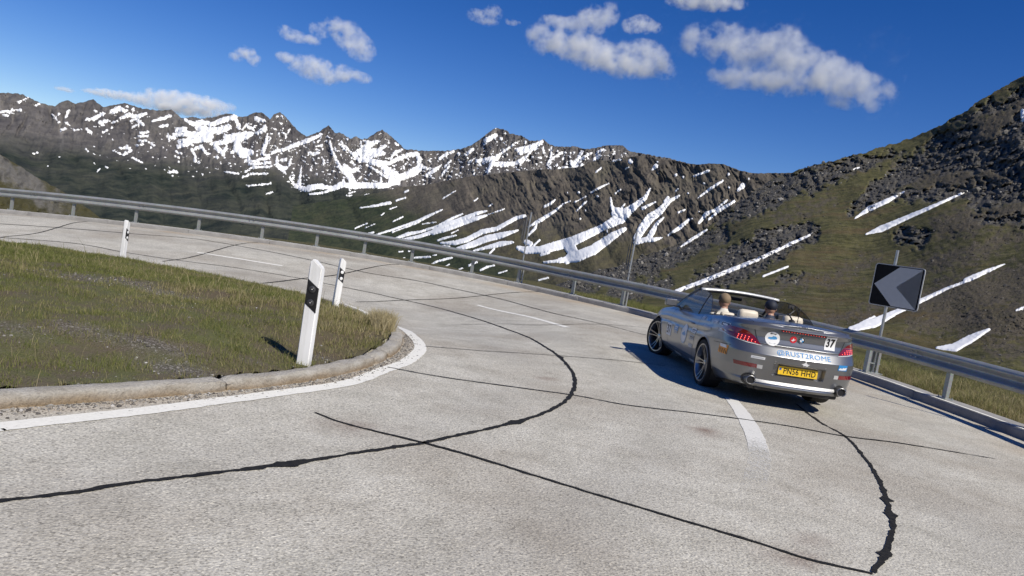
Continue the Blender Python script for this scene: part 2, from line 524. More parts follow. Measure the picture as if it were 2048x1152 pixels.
A, E, P, rows, n = layer('far_mountain_range', crestA, footA, -43, 16, 0.05, 250, reliefA,
                         lambda a: 0.05 * ridged(a * 2.6, a * 0, 4, 3) + 0.0, back=(0.10, 0.8), shape=0.8)
crest_e = E[-1][None]
snowA_strokes = [
[(-35.318,2.302,0.052),(-35.014,2.437,0.052),(-34.744,2.404,0.052)],
[(-34.76,2.56,0.046),(-34.288,2.672,0.047)],
[(-35.196,2.14,0.034),(-34.881,2.181,0.035)],
[(-32.588,2.776,0.036),(-32.34,2.57,0.042),(-32.18,2.409,0.048)],
[(-32.233,2.89,0.072)],
[(-31.847,2.748,0.03),(-31.73,3.238,0.049)],
[(-31.815,2.458,0.03),(-31.569,2.314,0.031)],
[(-32.033,1.847,0.055),(-31.775,2.102,0.055)],
[(-31.311,2.071,0.025),(-31.032,2.166,0.025)],
[(-30.579,2.299,0.074),(-30.319,2.087,0.075)],
[(-30.708,2.907,0.056),(-30.254,3.056,0.106),(-29.828,3.476,0.088)],
[(-30.313,3.566,0.043),(-30.189,3.514,0.044)],
[(-29.316,3.714,0.126),(-28.928,4.007,0.152),(-28.528,3.976,0.089)],
[(-28.74,3.452,0.064),(-28.287,3.758,0.128),(-27.85,3.72,0.116),(-27.33,4.043,0.078)],
[(-29.934,2.859,0.081),(-29.54,3.069,0.082)],
[(-29.743,2.753,0.075)],
[(-29.335,3.114,0.057)],
[(-29.232,3.002,0.032),(-28.953,3.2,0.032)],
[(-34.442,3.116,0.035),(-33.996,3.512,0.035)],
[(-33.572,3.131,0.018),(-33.314,3.29,0.018)],
[(-34.066,2.627,0.023)],
[(-28.177,3.359,0.038),(-27.83,3.553,0.039)],
[(-28.008,2.985,0.039),(-27.664,3.211,0.039)],
[(-27.689,3.412,0.077),(-27.367,3.331,0.078)],
[(-26.842,3.654,0.052),(-26.188,4.007,0.085),(-25.803,4.246,0.059)],
[(-28.088,4.145,0.077)],
[(-28.47,4.261,0.064)],
[(-27.574,2.472,0.045),(-27.025,2.588,0.046)],
[(-27.477,2.7,0.065),(-27.058,2.859,0.065)],
[(-26.304,3.404,0.079),(-25.942,3.573,0.079)],
[(-27.476,2.181,0.052),(-27.049,2.271,0.052),(-26.58,2.054,0.053)],
[(-28.56,1.437,0.051),(-28.087,1.59,0.077),(-27.883,1.438,0.071),(-28.332,1.071,0.051),(-28.96,1.218,0.032)],
[(-28.157,1.659,0.084)],
[(-27.765,0.977,0.032),(-27.114,0.758,0.033)],
[(-25.419,0.454,0.06),(-24.946,0.566,0.061)],
[(-25.179,0.606,0.067)],
[(-30.49,1.005,0.031),(-30.323,0.836,0.031)],
[(-29.684,-0.329,0.025),(-29.56,-0.1,0.025)],
[(-31.909,0.212,0.043)],
[(-29.282,0.091,0.025),(-29.122,0.019,0.026)],
[(-27.621,1.839,0.039),(-27.203,1.995,0.039)],
[(-33.361,0.116,0.018),(-33.123,0.23,0.018)],
[(-32.456,-0.495,0.024)],
[(-31.431,2.112,0.024)],
[(-30.861,2.204,0.031)],
[(-29.197,2.704,0.044)],
[(-29.412,2.487,0.032),(-29.685,2.258,0.031)],
[(-25.786,2.851,0.093),(-25.392,2.793,0.093)],
[(-25.273,3.381,0.147),(-24.839,3.545,0.147)],
[(-25.418,2.999,0.133),(-24.803,3.27,0.201),(-24.138,3.198,0.216),(-23.208,3.606,0.218)],
[(-25.05,2.653,0.12),(-24.102,2.921,0.203),(-23.171,3.328,0.205)],
[(-24.923,4.195,0.067),(-24.372,3.984,0.121),(-23.74,4.205,0.122),(-23.289,4.217,0.095)],
[(-23.948,3.77,0.162),(-23.566,3.887,0.163)],
[(-25.069,2.295,0.114),(-24.331,2.66,0.115)],
[(-25.803,2.987,0.053),(-25.689,2.59,0.053)],
[(-25.152,1.925,0.033),(-24.817,1.85,0.034)],
[(-25.243,1.623,0.027),(-24.908,1.548,0.027)],
[(-26.004,2.033,0.04)],
[(-26.748,1.88,0.033)],
[(-24.557,4.042,0.091),(-24.225,4.054,0.125),(-23.756,4.317,0.092),(-23.177,4.201,0.127),(-22.393,4.732,0.151),(-21.962,4.946,0.152),(-21.638,5.106,0.082)],
[(-24.08,3.797,0.114),(-23.397,3.732,0.219),(-22.682,3.901,0.22),(-22.044,4.278,0.163)],
[(-24.468,3.355,0.08),(-24.143,3.424,0.08)],
[(-24.423,3.005,0.182),(-23.887,3.177,0.184),(-23.205,3.137,0.185)],
[(-23.004,2.906,0.081),(-22.185,3.195,0.152),(-21.56,3.69,0.247),(-21.006,3.897,0.248),(-20.509,4.122,0.13)],
[(-22.118,3.545,0.199),(-21.313,3.588,0.2),(-20.88,3.83,0.201)],
[(-21.394,3.326,0.212),(-21.28,2.919,0.272),(-20.947,2.616,0.273),(-20.583,2.533,0.155)],
[(-21.639,2.57,0.082),(-21.219,2.9,0.177),(-20.33,2.831,0.155)],
[(-22.834,2.91,0.116),(-22.508,2.61,0.14),(-22.189,2.369,0.129),(-22.025,2.861,0.082)],
[(-24.215,2.265,0.08),(-23.944,1.897,0.069),(-23.898,1.542,0.092)],
[(-24.005,2.368,0.092),(-23.638,2.564,0.104),(-23.249,2.187,0.081)],
[(-20.372,5.243,0.13),(-19.83,5.173,0.095)],
[(-19.716,4.871,0.083),(-19.694,4.629,0.155),(-20.059,4.276,0.131)],
[(-20.983,4.575,0.083),(-20.501,4.48,0.083)],
[(-21.418,4.35,0.117)],
[(-21.806,5.07,0.117),(-21.444,4.539,0.117)],
[(-21.173,4.26,0.035),(-20.886,4.718,0.035)],
[(-19.465,4.275,0.048),(-19.479,3.528,0.12),(-19.624,2.865,0.096)],
[(-20.65,2.167,0.066),(-20.012,2.241,0.066)],
[(-19.856,2.396,0.072),(-19.123,2.695,0.072)],
[(-20.388,1.969,0.066),(-19.017,2.371,0.066)],
[(-20.544,1.392,0.048),(-20.237,1.731,0.048),(-18.92,2.108,0.048)],
[(-20.666,0.996,0.048),(-20.18,1.324,0.048),(-19.08,1.544,0.048)],
[(-18.97,3.1,0.072),(-18.208,3.456,0.097),(-17.544,3.901,0.134),(-16.698,4.395,0.123),(-15.772,5.02,0.074)],
[(-18.601,2.828,0.061),(-18.565,2.364,0.061)],
[(-18.532,2.339,0.121),(-18.131,2.07,0.183),(-17.847,2.206,0.086)],
[(-18.126,2.039,0.098),(-17.816,1.782,0.031)],
[(-18.273,2.641,0.085),(-17.991,2.789,0.085)],
[(-17.632,2.827,0.073),(-17.647,2.509,0.073)],
[(-17.514,1.586,0.049),(-17.136,1.084,0.086),(-16.741,0.902,0.111)],
[(-16.829,2.348,0.043),(-16.819,1.652,0.062),(-16.803,1.114,0.161)],
[(-17.006,1.032,0.136),(-16.31,0.904,0.174),(-15.614,1.235,0.187),(-15.142,1.417,0.1)],
[(-15.037,1.34,0.113),(-14.438,1.32,0.163),(-13.713,1.742,0.139)],
[(-15.96,0.628,0.037),(-15.122,0.862,0.056),(-14.429,1.257,0.063)],
[(-16.321,3.51,0.08),(-15.789,3.676,0.08)],
[(-16.536,3.291,0.031),(-16.341,3.645,0.031)],
[(-21.908,1.133,0.041),(-20.985,1.184,0.042)],
[(-15.503,3.427,0.037),(-15.257,3.028,0.037)],
[(-16.019,3.137,0.049)],
[(-16.035,4.084,0.043),(-15.692,4.278,0.043)],
[(-16.201,4.368,0.049)],
[(-16.0,4.47,0.031),(-15.807,4.634,0.031)],
[(-18.948,5.679,0.06)],
[(-18.666,5.8,0.06),(-18.644,5.65,0.06)],
[(-18.176,4.288,0.042),(-18.203,4.469,0.042)],
[(-18.082,4.681,0.03),(-17.999,4.947,0.03)],
[(-18.758,3.297,0.048),(-18.667,3.503,0.048)],
[(-19.964,2.748,0.06)],
[(-19.501,2.839,0.066),(-19.144,2.847,0.066)],
[(-20.295,0.441,0.036),(-19.725,0.609,0.036),(-18.918,0.82,0.036)],
[(-18.751,0.914,0.061)],
[(-18.94,0.123,0.036),(-18.545,0.308,0.037)],
[(-22.715,2.019,0.052),(-22.437,2.074,0.053)],
[(-23.669,1.514,0.04)],
[(-15.097,4.655,0.067),(-14.896,4.066,0.078),(-14.53,3.505,0.09),(-14.107,2.951,0.124),(-13.675,2.731,0.227),(-13.344,2.427,0.204),(-13.057,2.044,0.251)],
[(-13.856,3.172,0.09),(-13.289,2.815,0.159),(-12.814,3.077,0.08)],
[(-14.322,4.749,0.045),(-13.486,4.107,0.068),(-12.733,3.671,0.136)],
[(-14.411,4.589,0.039),(-13.771,4.11,0.039)],
[(-13.2,4.103,0.136),(-12.636,4.528,0.25),(-12.246,4.977,0.204),(-11.698,5.34,0.08)],
[(-12.828,4.289,0.272),(-12.253,4.282,0.364),(-11.598,4.521,0.274),(-11.196,4.539,0.137)],
[(-12.945,5.044,0.057),(-12.76,4.59,0.057)],
[(-12.648,3.861,0.193),(-11.825,3.754,0.206),(-11.119,3.681,0.172)],
[(-11.491,3.833,0.149),(-10.683,3.866,0.138),(-10.059,4.343,0.127),(-9.307,4.761,0.15),(-8.748,4.934,0.15)],
[(-10.626,4.238,0.057),(-10.358,4.753,0.103),(-9.931,5.007,0.08)],
[(-11.161,5.055,0.114),(-11.519,4.756,0.114)],
[(-8.748,4.934,0.15),(-8.521,4.625,0.139),(-8.443,4.141,0.162)],
[(-11.119,3.681,0.172),(-10.707,3.278,0.276),(-10.101,3.137,0.254)],
[(-10.409,2.864,0.208),(-9.832,2.91,0.243),(-9.184,3.262,0.266),(-8.658,3.65,0.267),(-8.314,4.076,0.197)],
[(-8.314,4.076,0.151),(-7.742,4.003,0.07)],
[(-12.243,3.473,0.046),(-11.384,3.154,0.069),(-10.635,2.823,0.081)],
[(-10.366,2.59,0.162),(-9.786,2.624,0.162)],
[(-14.037,1.737,0.102),(-13.123,1.729,0.194),(-12.239,1.959,0.195),(-11.45,2.09,0.195),(-10.6,2.225,0.185),(-10.083,2.465,0.104)],
[(-15.316,1.226,0.112),(-14.656,1.335,0.113)],
[(-15.254,0.804,0.039),(-14.466,1.195,0.057),(-13.894,1.543,0.079)],
[(-11.09,2.752,0.052),(-11.018,2.297,0.104)],
[(-12.786,2.151,0.034),(-12.503,2.552,0.034)],
[(-7.806,3.491,0.081),(-7.239,4.005,0.105),(-6.839,4.459,0.035)],
[(-6.659,3.726,0.07),(-6.194,4.515,0.035)],
[(-7.455,3.513,0.082)],
[(-6.527,4.368,0.047),(-6.143,4.924,0.047)],
[(-7.029,4.895,0.087),(-6.517,5.385,0.087)],
[(-5.643,5.495,0.116)],
[(-5.168,5.509,0.093),(-4.658,6.021,0.093)],
[(-4.851,5.036,0.053),(-4.553,5.218,0.053)],
[(-4.224,5.217,0.105),(-3.962,5.015,0.105)],
[(-6.133,5.583,0.07)],
[(-12.272,5.144,0.068),(-12.736,5.171,0.068)],
[(-10.156,5.313,0.04),(-10.465,5.429,0.04)],
[(-13.916,5.057,0.079)],
[(-13.392,3.49,0.068),(-13.135,3.307,0.068)],
[(-8.884,4.325,0.058)],
[(-9.341,4.241,0.029),(-9.714,3.646,0.029)],
[(-10.226,3.553,0.058)],
[(-10.518,3.558,0.052)],
[(-15.319,5.01,0.033)],
[(-15.632,4.294,0.045)],
[(-15.28,3.248,0.034)],
[(-13.351,0.971,0.034),(-12.909,1.079,0.034)],
[(-12.076,1.274,0.034),(-11.797,1.336,0.034)],
[(-13.214,1.199,0.034),(-12.781,1.365,0.034)],
[(-3.817,6.816,0.153),(-3.195,7.307,0.153)],
[(-2.699,7.163,0.107)],
[(-2.499,7.595,0.061)],
[(-4.176,5.231,0.123),(-3.576,5.397,0.169),(-2.761,5.693,0.169),(-2.611,5.965,0.069)],
[(-3.27,4.521,0.077),(-3.127,5.065,0.138),(-3.031,5.43,0.123)],
[(-2.837,5.216,0.138),(-2.073,5.348,0.169),(-1.244,5.566,0.123),(-0.776,6.047,0.061)],
[(-2.787,5.843,0.069),(-2.113,6.497,0.061),(-1.544,7.07,0.038)],
[(-1.489,6.527,0.092),(-0.877,6.631,0.245),(-0.292,6.883,0.23),(0.391,7.471,0.092)],
[(-1.144,6.355,0.138),(-0.711,6.582,0.138)],
[(-0.988,5.455,0.054),(-0.506,6.309,0.054),(-0.126,6.834,0.054)],
[(0.536,7.097,0.046),(0.628,6.575,0.046)],
[(0.887,6.441,0.069)],
[(1.119,7.132,0.061),(1.251,6.386,0.069),(1.141,5.889,0.138)],
[(1.305,6.302,0.061),(1.987,6.89,0.061)],
[(3.497,7.21,0.092),(3.223,6.553,0.153),(3.153,6.065,0.23)],
[(4.194,7.244,0.053),(3.441,6.65,0.076)],
[(2.792,6.33,0.115),(3.025,5.905,0.115)],
[(1.956,5.73,0.069),(2.63,5.918,0.069)],
[(3.686,6.151,0.184)],
[(4.505,6.819,0.107),(4.841,7.117,0.107)],
[(4.639,7.375,0.076),(5.026,7.603,0.076)],
[(1.802,5.937,0.077)],
[(2.174,6.498,0.092)],
[(2.901,7.038,0.061)],
[(2.254,6.934,0.061)],
[(1.655,6.99,0.069)],
[(-6.328,5.466,0.053),(-6.05,5.669,0.053)],
[(-5.671,5.506,0.107)],
[(-5.163,5.504,0.069),(-4.657,5.994,0.069)],
[(-4.77,5.034,0.046),(-4.491,5.33,0.046)],
[(-3.246,7.831,0.038)],
[(-0.856,7.187,0.092)]]
f = sdf(A, E, snowA_strokes)
f = f + 0.060 * fbm(A * 6.5, E * 9.0, 4, 77, 0.75) + 0.012
# small patches lodged in the gullies
zone = sm((E - crest_e + 4.3) / 1.0) * sm((crest_e - E - 0.15) / 0.5) * sm((A + 31) / 5)
spk = fbm(A * 3.0 + 0.8 * E, E * 6.0, 4, 55, 0.6) - 0.80 + 0.28 * zone * sm((A + 26) / 6)
f = np.maximum(f, np.where(zone > 0.05, 0.10 * spk, -1))
snow_field = f
me = mesh_np('far_mountain_range', P.reshape(-1, 3), grid_faces(P.shape[0], n))
full = lambda q, fill: np.vstack([q, np.repeat(fill[None] if fill.ndim == 1 else fill, P.shape[0] - rows, 0)]).ravel()
low = sm((crest_e - E - 2.6) / 2.6)
veg = np.clip(low * 0.95 + 0.25 * fbm(A * 0.7, E * 0.9, 4, 8), 0, 1)
lush = sm((1.9 - E + 0.05 * (A + 30)) / 2.0) * 0.9 * sm((2 - A) / 8)
add_attr(me, 'veg', full(veg - 0.3, veg[-1]))
add_attr(me, 'lush', full(lush, lush[-1]))
add_attr(me, 'streak', full(np.clip(fbm(A * 2.2 + 0.5 * E, E * 0.6, 4, 21) - 0.35, 0, 1), veg[-1] * 0))
MAT_A = rock_material('range_rock', [(0.36, (0.066, 0.062, 0.064)), (0.5, (0.112, 0.104, 0.100)), (0.66, (0.180, 0.166, 0.152))], 0.012, 0.0028,
                      green=((0.052, 0.053, 0.036), (0.092, 0.086, 0.056)), lush=((0.014, 0.021, 0.018), (0.046, 0.052, 0.038)), bump_d=30.0)
o = put('far_mountain_range', me, MAT_A)
tag(o, 'jagged grey mountain range dotted with snow along the skyline', kind='structure')
o = put('snow', snow_mesh('snow', P, f, 0.0014, 0.05), MAT_SNOW)
tag(o, 'snowfields and patches on the far jagged mountain range', kind='stuff')

# ---- the brown ridge across the valley, with snow lying in its gullies
crestB = [(-23.564,-3.625),(-20.449,-2.044),(-17.877,-0.692),(-15.163,0.191),(-13.082,0.859),(-10.992,1.681),(-9.595,2.308),(-7.786,2.781),(-6.715,3.198),(-4.922,3.892),(-3.458,4.299),(-1.997,4.741),(-0.523,5.105),(0.758,5.471),(1.517,5.522),(2.423,5.822),(3.526,6.076),(4.202,6.56),(4.916,6.822),(5.852,6.894),(6.548,7.225),(7.621,7.536),(8.512,7.78),(9.0,7.557),(10.025,7.634),(11.148,7.54),(12.059,7.561),(12.931,7.757),(13.886,7.853),(14.448,7.714),(15.119,7.553),(16.19,7.484),(16.865,7.611),(17.879,7.746),(19.205,7.954),(21.835,8.11),(25.738,7.565),(28.898,6.628)]
B_R = [(-20, 2500), (-10, 2300), (0, 1900), (8, 1600), (16, 1350), (40, 1200)]
crestB = [(a, e, float(np.interp(a, [q[0] for q in B_R], [q[1] for q in B_R]))) for a, e in crestB]
footB = [(-30, -12, 1250), (-14, -11, 1150), (0, -9, 900), (10, -8, 800), (40, -8, 800)]


def reliefB(A, E, t, ec):
    q = A + 0.75 * E                       # across the fall line
    al = E - 0.55 * A
    w = q + 0.22 * fbm(A * 0.8, E * 0.8, 3, 14)
    hi = sm((E + 0.2) / 3.2) * sm((A + 8) / 8)
    big = ridged(w * 0.30, al * 0.05, 1, 71) * 0.010
    flute = ridged(w * 0.95 + 0.3 * fbm(A, E, 2, 19), al * 0.22, 5, 33, 0.5) * 0.0065 * (0.05 + hi) * (0.5 + 0.9 * np.clip(perlin(A * 0.35, E * 0.5, 15) + .4, 0, 1))
    fin = fbm(w * 6.0, al * 1.6, 5, 64, 0.6) * 0.0022 * (0.3 + 0.9 * hi)
    rough_ = fbm(A * 1.1, E * 1.3, 4, 68, 0.5) * 0.0050 * (0.35 + 0.5 * hi)
    return big + flute + fin + rough_


A, E, P, rows, n = layer('mountain_ridge', crestB, footB, -17, 27, 0.042, 300, reliefB,
                         lambda a: 0.035 * fbm(a * 3.0, a * 0, 4, 3), back=(0.08, 0.7), shape=0.9)
snowB_strokes = [
[(-12.27,0.247,0.029),(-11.235,0.575,0.065),(-10.137,1.012,0.101)],
[(-9.735,1.245,0.051),(-9.055,1.586,0.051)],
[(-10.132,0.51,0.029),(-9.595,0.826,0.029)],
[(-10.633,-0.02,0.029),(-10.448,0.196,0.029)],
[(-9.705,-0.342,0.036),(-9.01,0.149,0.036)],
[(-12.391,-1.318,0.029),(-11.536,-0.767,0.029)],
[(-11.657,-1.156,0.022),(-10.964,-0.706,0.022)],
[(-11.408,-1.594,0.065),(-11.005,-1.378,0.065)],
[(-10.9,-1.583,0.036),(-9.882,-1.077,0.058),(-8.529,-0.326,0.066),(-7.844,0.015,0.11),(-7.18,0.502,0.088),(-6.177,1.198,0.022)],
[(-9.651,-1.149,0.036),(-7.826,-0.093,0.037)],
[(-9.362,-1.584,0.058),(-8.413,-1.051,0.125),(-7.571,-0.759,0.073),(-6.338,-0.1,0.066),(-5.343,0.67,0.081),(-4.632,1.129,0.044)],
[(-8.845,-1.586,0.073),(-7.657,-1.147,0.118),(-6.629,-0.599,0.147),(-5.635,0.17,0.162),(-4.603,0.722,0.163),(-3.581,1.347,0.118),(-2.881,1.655,0.052)],
[(-6.612,-0.708,0.118),(-5.575,-0.194,0.148),(-4.552,0.416,0.163),(-3.52,0.983,0.148),(-2.825,1.327,0.059)],
[(-3.52,0.983,0.03),(-2.484,1.535,0.03),(-1.589,2.026,0.03)],
[(-7.52,-0.153,0.029),(-6.53,0.166,0.029)],
[(-5.23,-0.472,0.037),(-4.762,-0.13,0.037)],
[(-6.196,-1.199,0.052),(-5.613,-0.875,0.081),(-4.841,-0.556,0.037)],
[(-5.911,-1.339,0.059),(-4.821,-1.132,0.163),(-3.983,-0.749,0.178),(-2.983,0.024,0.178),(-1.921,0.43,0.148),(-0.592,1.484,0.133),(0.036,1.778,0.104)],
[(-5.73,-1.533,0.059),(-5.214,-1.484,0.059)],
[(-4.599,-1.568,0.119),(-3.556,-1.053,0.223),(-2.531,-0.426,0.238),(-1.474,0.018,0.223),(-0.289,0.596,0.045)],
[(-3.404,-1.516,0.045),(-2.42,-1.086,0.119),(-1.366,-0.62,0.193),(-0.506,-0.345,0.074)],
[(-2.126,-1.488,0.06),(-1.82,-1.059,0.06)],
[(-0.992,1.175,0.074),(-0.58,1.411,0.074)],
[(-5.46,2.737,0.029),(-6.307,1.995,0.029)],
[(-2.789,2.007,0.03),(-2.534,2.275,0.03)],
[(-3.951,2.218,0.037),(-3.696,2.485,0.037)],
[(-9.189,1.969,0.051),(-8.926,2.163,0.051)],
[(-8.919,-2.516,0.037),(-8.637,-2.432,0.037)],
[(-8.207,-2.346,0.029),(-7.921,-2.276,0.029)],
[(-7.695,-2.762,0.052),(-6.545,-2.496,0.052)],
[(-8.622,-2.99,0.029),(-8.387,-2.839,0.029)],
[(-6.578,-3.215,0.03),(-5.909,-2.728,0.059),(-4.929,-2.301,0.067)],
[(-5.631,-3.284,0.03),(-4.997,-2.802,0.03)],
[(-4.504,-3.285,0.037),(-3.996,-2.936,0.037)],
[(-3.55,-2.672,0.06),(-2.969,-2.31,0.06)],
[(-2.644,-2.898,0.045),(-2.173,-2.554,0.075),(-1.607,-2.322,0.037)],
[(-1.209,-2.882,0.037),(-0.584,-2.549,0.037)],
[(1.897,-2.88,0.052),(2.599,-2.57,0.052)],
[(-6.345,-2.35,0.03),(-6.096,-2.271,0.03)],
[(0.473,0.989,0.037),(0.923,1.441,0.067),(1.84,2.233,0.052)],
[(0.574,0.404,0.059),(0.938,0.918,0.096),(1.021,1.308,0.067)],
[(0.444,0.986,0.04),(1.301,1.612,0.095),(2.193,2.482,0.087),(2.792,3.18,0.039)],
[(0.552,0.363,0.071),(1.005,1.001,0.071),(1.016,1.404,0.071)],
[(2.863,3.231,0.039),(3.264,3.457,0.039)],
[(3.556,3.386,0.031),(4.365,3.995,0.031)],
[(1.392,2.706,0.071),(1.787,2.971,0.094),(2.116,3.384,0.047)],
[(3.858,2.801,0.047),(4.21,3.296,0.047),(4.472,3.617,0.047)],
[(5.215,4.134,0.086)],
[(3.775,4.175,0.086)],
[(4.217,2.264,0.071)],
[(4.665,4.321,0.055),(5.222,4.766,0.07),(5.891,5.227,0.031)],
[(4.786,5.873,0.054),(5.11,6.276,0.054)],
[(5.905,6.907,0.062),(6.462,7.094,0.062)],
[(7.189,7.066,0.177)],
[(6.895,6.439,0.039),(7.135,6.632,0.038)],
[(9.096,7.007,0.168),(8.88,6.704,0.061)],
[(9.155,7.323,0.061)],
[(6.489,4.538,0.039),(6.818,4.905,0.039)],
[(4.511,2.949,0.055)],
[(2.943,4.053,0.047)],
[(9.344,6.504,0.053)],
[(6.199,4.176,0.039),(6.385,3.575,0.109),(6.775,3.165,0.281)],
[(7.317,3.885,0.047),(7.061,3.33,0.093)],
[(6.904,3.107,0.452),(7.189,2.837,0.452)],
[(8.976,5.323,0.054),(8.721,4.581,0.154),(8.07,3.849,0.232),(7.416,3.112,0.404),(6.745,2.447,0.359),(6.047,1.917,0.235),(4.983,1.18,0.299),(3.911,0.453,0.363),(2.8,-0.073,0.348),(1.679,-0.571,0.27),(0.508,-0.787,0.27),(-0.07,-0.708,0.143)],
[(8.707,3.795,0.124),(9.533,4.397,0.038)],
[(3.824,0.038,0.443),(4.231,-0.455,0.395),(3.768,-1.017,0.285)],
[(4.545,-0.417,0.284),(5.576,0.081,0.378),(6.253,0.756,0.33),(6.927,1.428,0.266),(7.647,2.042,0.14)],
[(3.224,-1.126,0.19),(4.522,-0.742,0.269),(5.59,0.003,0.268)],
[(2.076,-1.469,0.064),(3.381,-1.099,0.127)],
[(0.883,-0.626,0.064),(1.472,0.158,0.063)],
[(0.478,-0.148,0.19),(0.816,-0.235,0.19)],
[(6.406,1.595,0.039),(6.275,1.971,0.039)],
[(11.179,5.121,0.061),(10.502,4.612,0.153),(9.96,3.761,0.261),(9.365,3.178,0.324),(8.958,2.402,0.31),(8.65,1.496,0.249)],
[(10.383,4.842,0.122),(10.215,4.489,0.123)],
[(10.828,5.361,0.03),(11.008,5.636,0.03)],
[(10.344,3.353,0.054),(9.902,2.794,0.123),(9.707,2.148,0.201),(9.489,1.622,0.186)],
[(8.632,1.16,0.156),(9.276,1.507,0.186),(9.882,1.609,0.155),(10.496,1.87,0.046)],
[(10.882,2.091,0.046),(11.399,2.648,0.092),(11.627,2.919,0.076)],
[(1.747,-0.961,0.079),(2.338,-0.659,0.079)],
[(10.88,2.107,0.041),(11.627,2.805,0.143),(12.212,3.524,0.091)],
[(12.949,3.383,0.101),(13.321,4.113,0.141),(13.95,4.519,0.08),(14.603,5.314,0.06)],
[(13.59,3.743,0.06),(14.246,4.545,0.12),(15.12,5.31,0.079)],
[(11.325,3.901,0.061),(11.74,4.153,0.061)],
[(12.523,5.152,0.03),(13.2,5.869,0.09),(14.072,6.677,0.059)],
[(14.378,7.175,0.089)],
[(11.939,6.673,0.05),(12.949,7.225,0.08)],
[(10.65,6.584,0.101)],
[(15.521,6.501,0.196),(15.247,6.119,0.079)],
[(16.347,5.744,0.078),(16.715,6.129,0.078)],
[(16.958,6.384,0.068),(17.281,6.729,0.068)],
[(14.58,6.245,0.069)],
[(11.767,5.397,0.061)],
[(11.205,6.513,0.071)],
[(12.77,6.285,0.07)],
[(15.813,7.044,0.059)],
[(12.802,4.186,0.05)],
[(12.4,3.606,0.061)]]
f = sdf(A, E, snowB_strokes)
f = f + 0.026 * fbm((A + 0.75 * E) * 6.5, (E - 0.55 * A) * 3.0, 5, 78, 0.7) + 0.004
me = mesh_np('mountain_ridge', P.reshape(-1, 3), grid_faces(P.shape[0], n))
q = A + 0.75 * E
al = E - 0.55 * A
veg = np.clip(sm((2.4 - E + 0.06 * A) / 3.0) + 0.35 * fbm(q * 0.9, al * 0.4, 4, 29), 0, 1)
lush = sm((-0.1 - E - 0.35 * (A + 3.0)) / 2.2) * 0.9
streak = np.clip(fbm(q * 2.4, al * 0.35, 5, 41) - 0.15, 0, 1) * sm((E - 0.2) / 2.0) * 0.6
add_attr(me, 'veg', full(veg - 0.25, veg[-1] * 0))
add_attr(me, 'lush', full(lush, lush[-1]))
add_attr(me, 'streak', full(streak, veg[-1] * 0))
MAT_B = rock_material('ridge_rock', [(0.36, (0.060, 0.054, 0.048)), (0.5, (0.105, 0.092, 0.075)), (0.66, (0.158, 0.136, 0.107))], 0.05, 0.009,
                      green=((0.068, 0.062, 0.032), (0.118, 0.104, 0.056)), lush=((0.026, 0.036, 0.022), (0.050, 0.060, 0.032)), bump_d=7.0)
o = put('mountain_ridge', me, MAT_B)
tag(o, 'brown rocky ridge streaked with snow gullies across the valley', kind='structure')
o = put('snow', snow_mesh('snow', P, f, 0.0013, 0.035), MAT_SNOW)
tag(o, 'snow tongues lying in the gullies of the brown ridge', kind='stuff')

# ---- the green and rocky hillside on the right
crestC = [(-3.394,-5.299),(-0.816,-4.481),(1.384,-3.718),(3.2,-3.016),(4.961,-2.052),(6.364,-1.305),(7.797,-0.786),(9.491,0.31),(10.863,1.001),(12.51,2.108),(13.775,3.174),(14.803,4.446),(15.532,5.327),(16.142,5.853),(16.714,6.55),(17.477,7.122),(18.085,7.56),(18.874,7.911),(19.549,8.278),(20.413,8.664),(21.202,8.862),(22.243,9.394),(23.161,9.631),(23.868,10.076),(25.168,10.604),(26.543,11.349),(27.342,11.833),(27.83,12.347),(28.614,12.779),(29.071,13.367),(29.926,14.027),(30.522,14.507),(31.423,15.166),(33.056,16.475),(35.992,17.84),(41.299,18.637)]
C_R = [(-4, 130), (2, 150), (8, 190), (13, 260), (18, 380), (24, 430), (30, 420), (45, 380), (60, 350)]
crestC = [(a, e, float(np.interp(a, [q[0] for q in C_R], [q[1] for q in C_R]))) for a, e in crestC]
footC = [(-8, -7.0, 40), (0, -6.5, 34), (6, -6.3, 30), (12, -6.2, 26), (20, -5.8, 24), (26, -5.6, 22.5), (34, -5.5, 21), (60, -5.0, 20)]
rock_strokes = [
[(2.514,-3.522,0.534),(6.444,-1.753,0.983),(9.948,-0.144,1.117),(13.267,1.972,0.801)],
[(14.378,3.827,0.575),(16.246,5.288,1.06),(18.086,6.634,1.177),(20.56,7.881,0.943),(23.547,9.267,0.648),(25.297,9.922,0.316)],
[(14.118,-0.695,0.946),(16.327,1.001,1.429),(17.837,2.362,1.407),(19.977,3.795,0.893)],
[(11.889,-2.613,0.222),(14.39,-0.196,0.436),(15.321,0.641,0.36)],
[(11.942,1.185,0.809),(14.576,2.747,0.793)],
[(18.077,2.949,0.771),(20.665,3.723,0.751)],
[(23.755,6.458,0.654),(25.585,8.386,0.952),(27.351,10.221,0.922),(28.861,11.474,0.777)],
[(27.15,9.713,0.927),(29.685,10.115,1.13),(32.248,10.799,1.308)],
[(25.227,6.994,0.513),(28.691,7.752,0.671),(32.726,8.204,0.8)],
[(26.586,4.631,0.7),(27.53,4.433,0.691)],
[(30.18,7.439,0.777),(32.282,7.999,0.749)],
[(27.83,12.347,0.241),(29.438,12.924,0.411),(31.627,14.102,0.563)],
[(22.91,5.823,0.464),(24.618,6.915,0.453)],
[(19.267,0.232,0.349),(20.544,0.715,0.344)],
[(30.687,6.206,0.477),(33.034,6.51,0.458)],
[(7.808,-2.974,0.754),(11.329,-1.575,0.741)],
[(3.707,-3.702,0.534),(5.919,-3.118,0.531)],
[(33.593,10.9,3.054),(38.183,12.33,2.772)]]
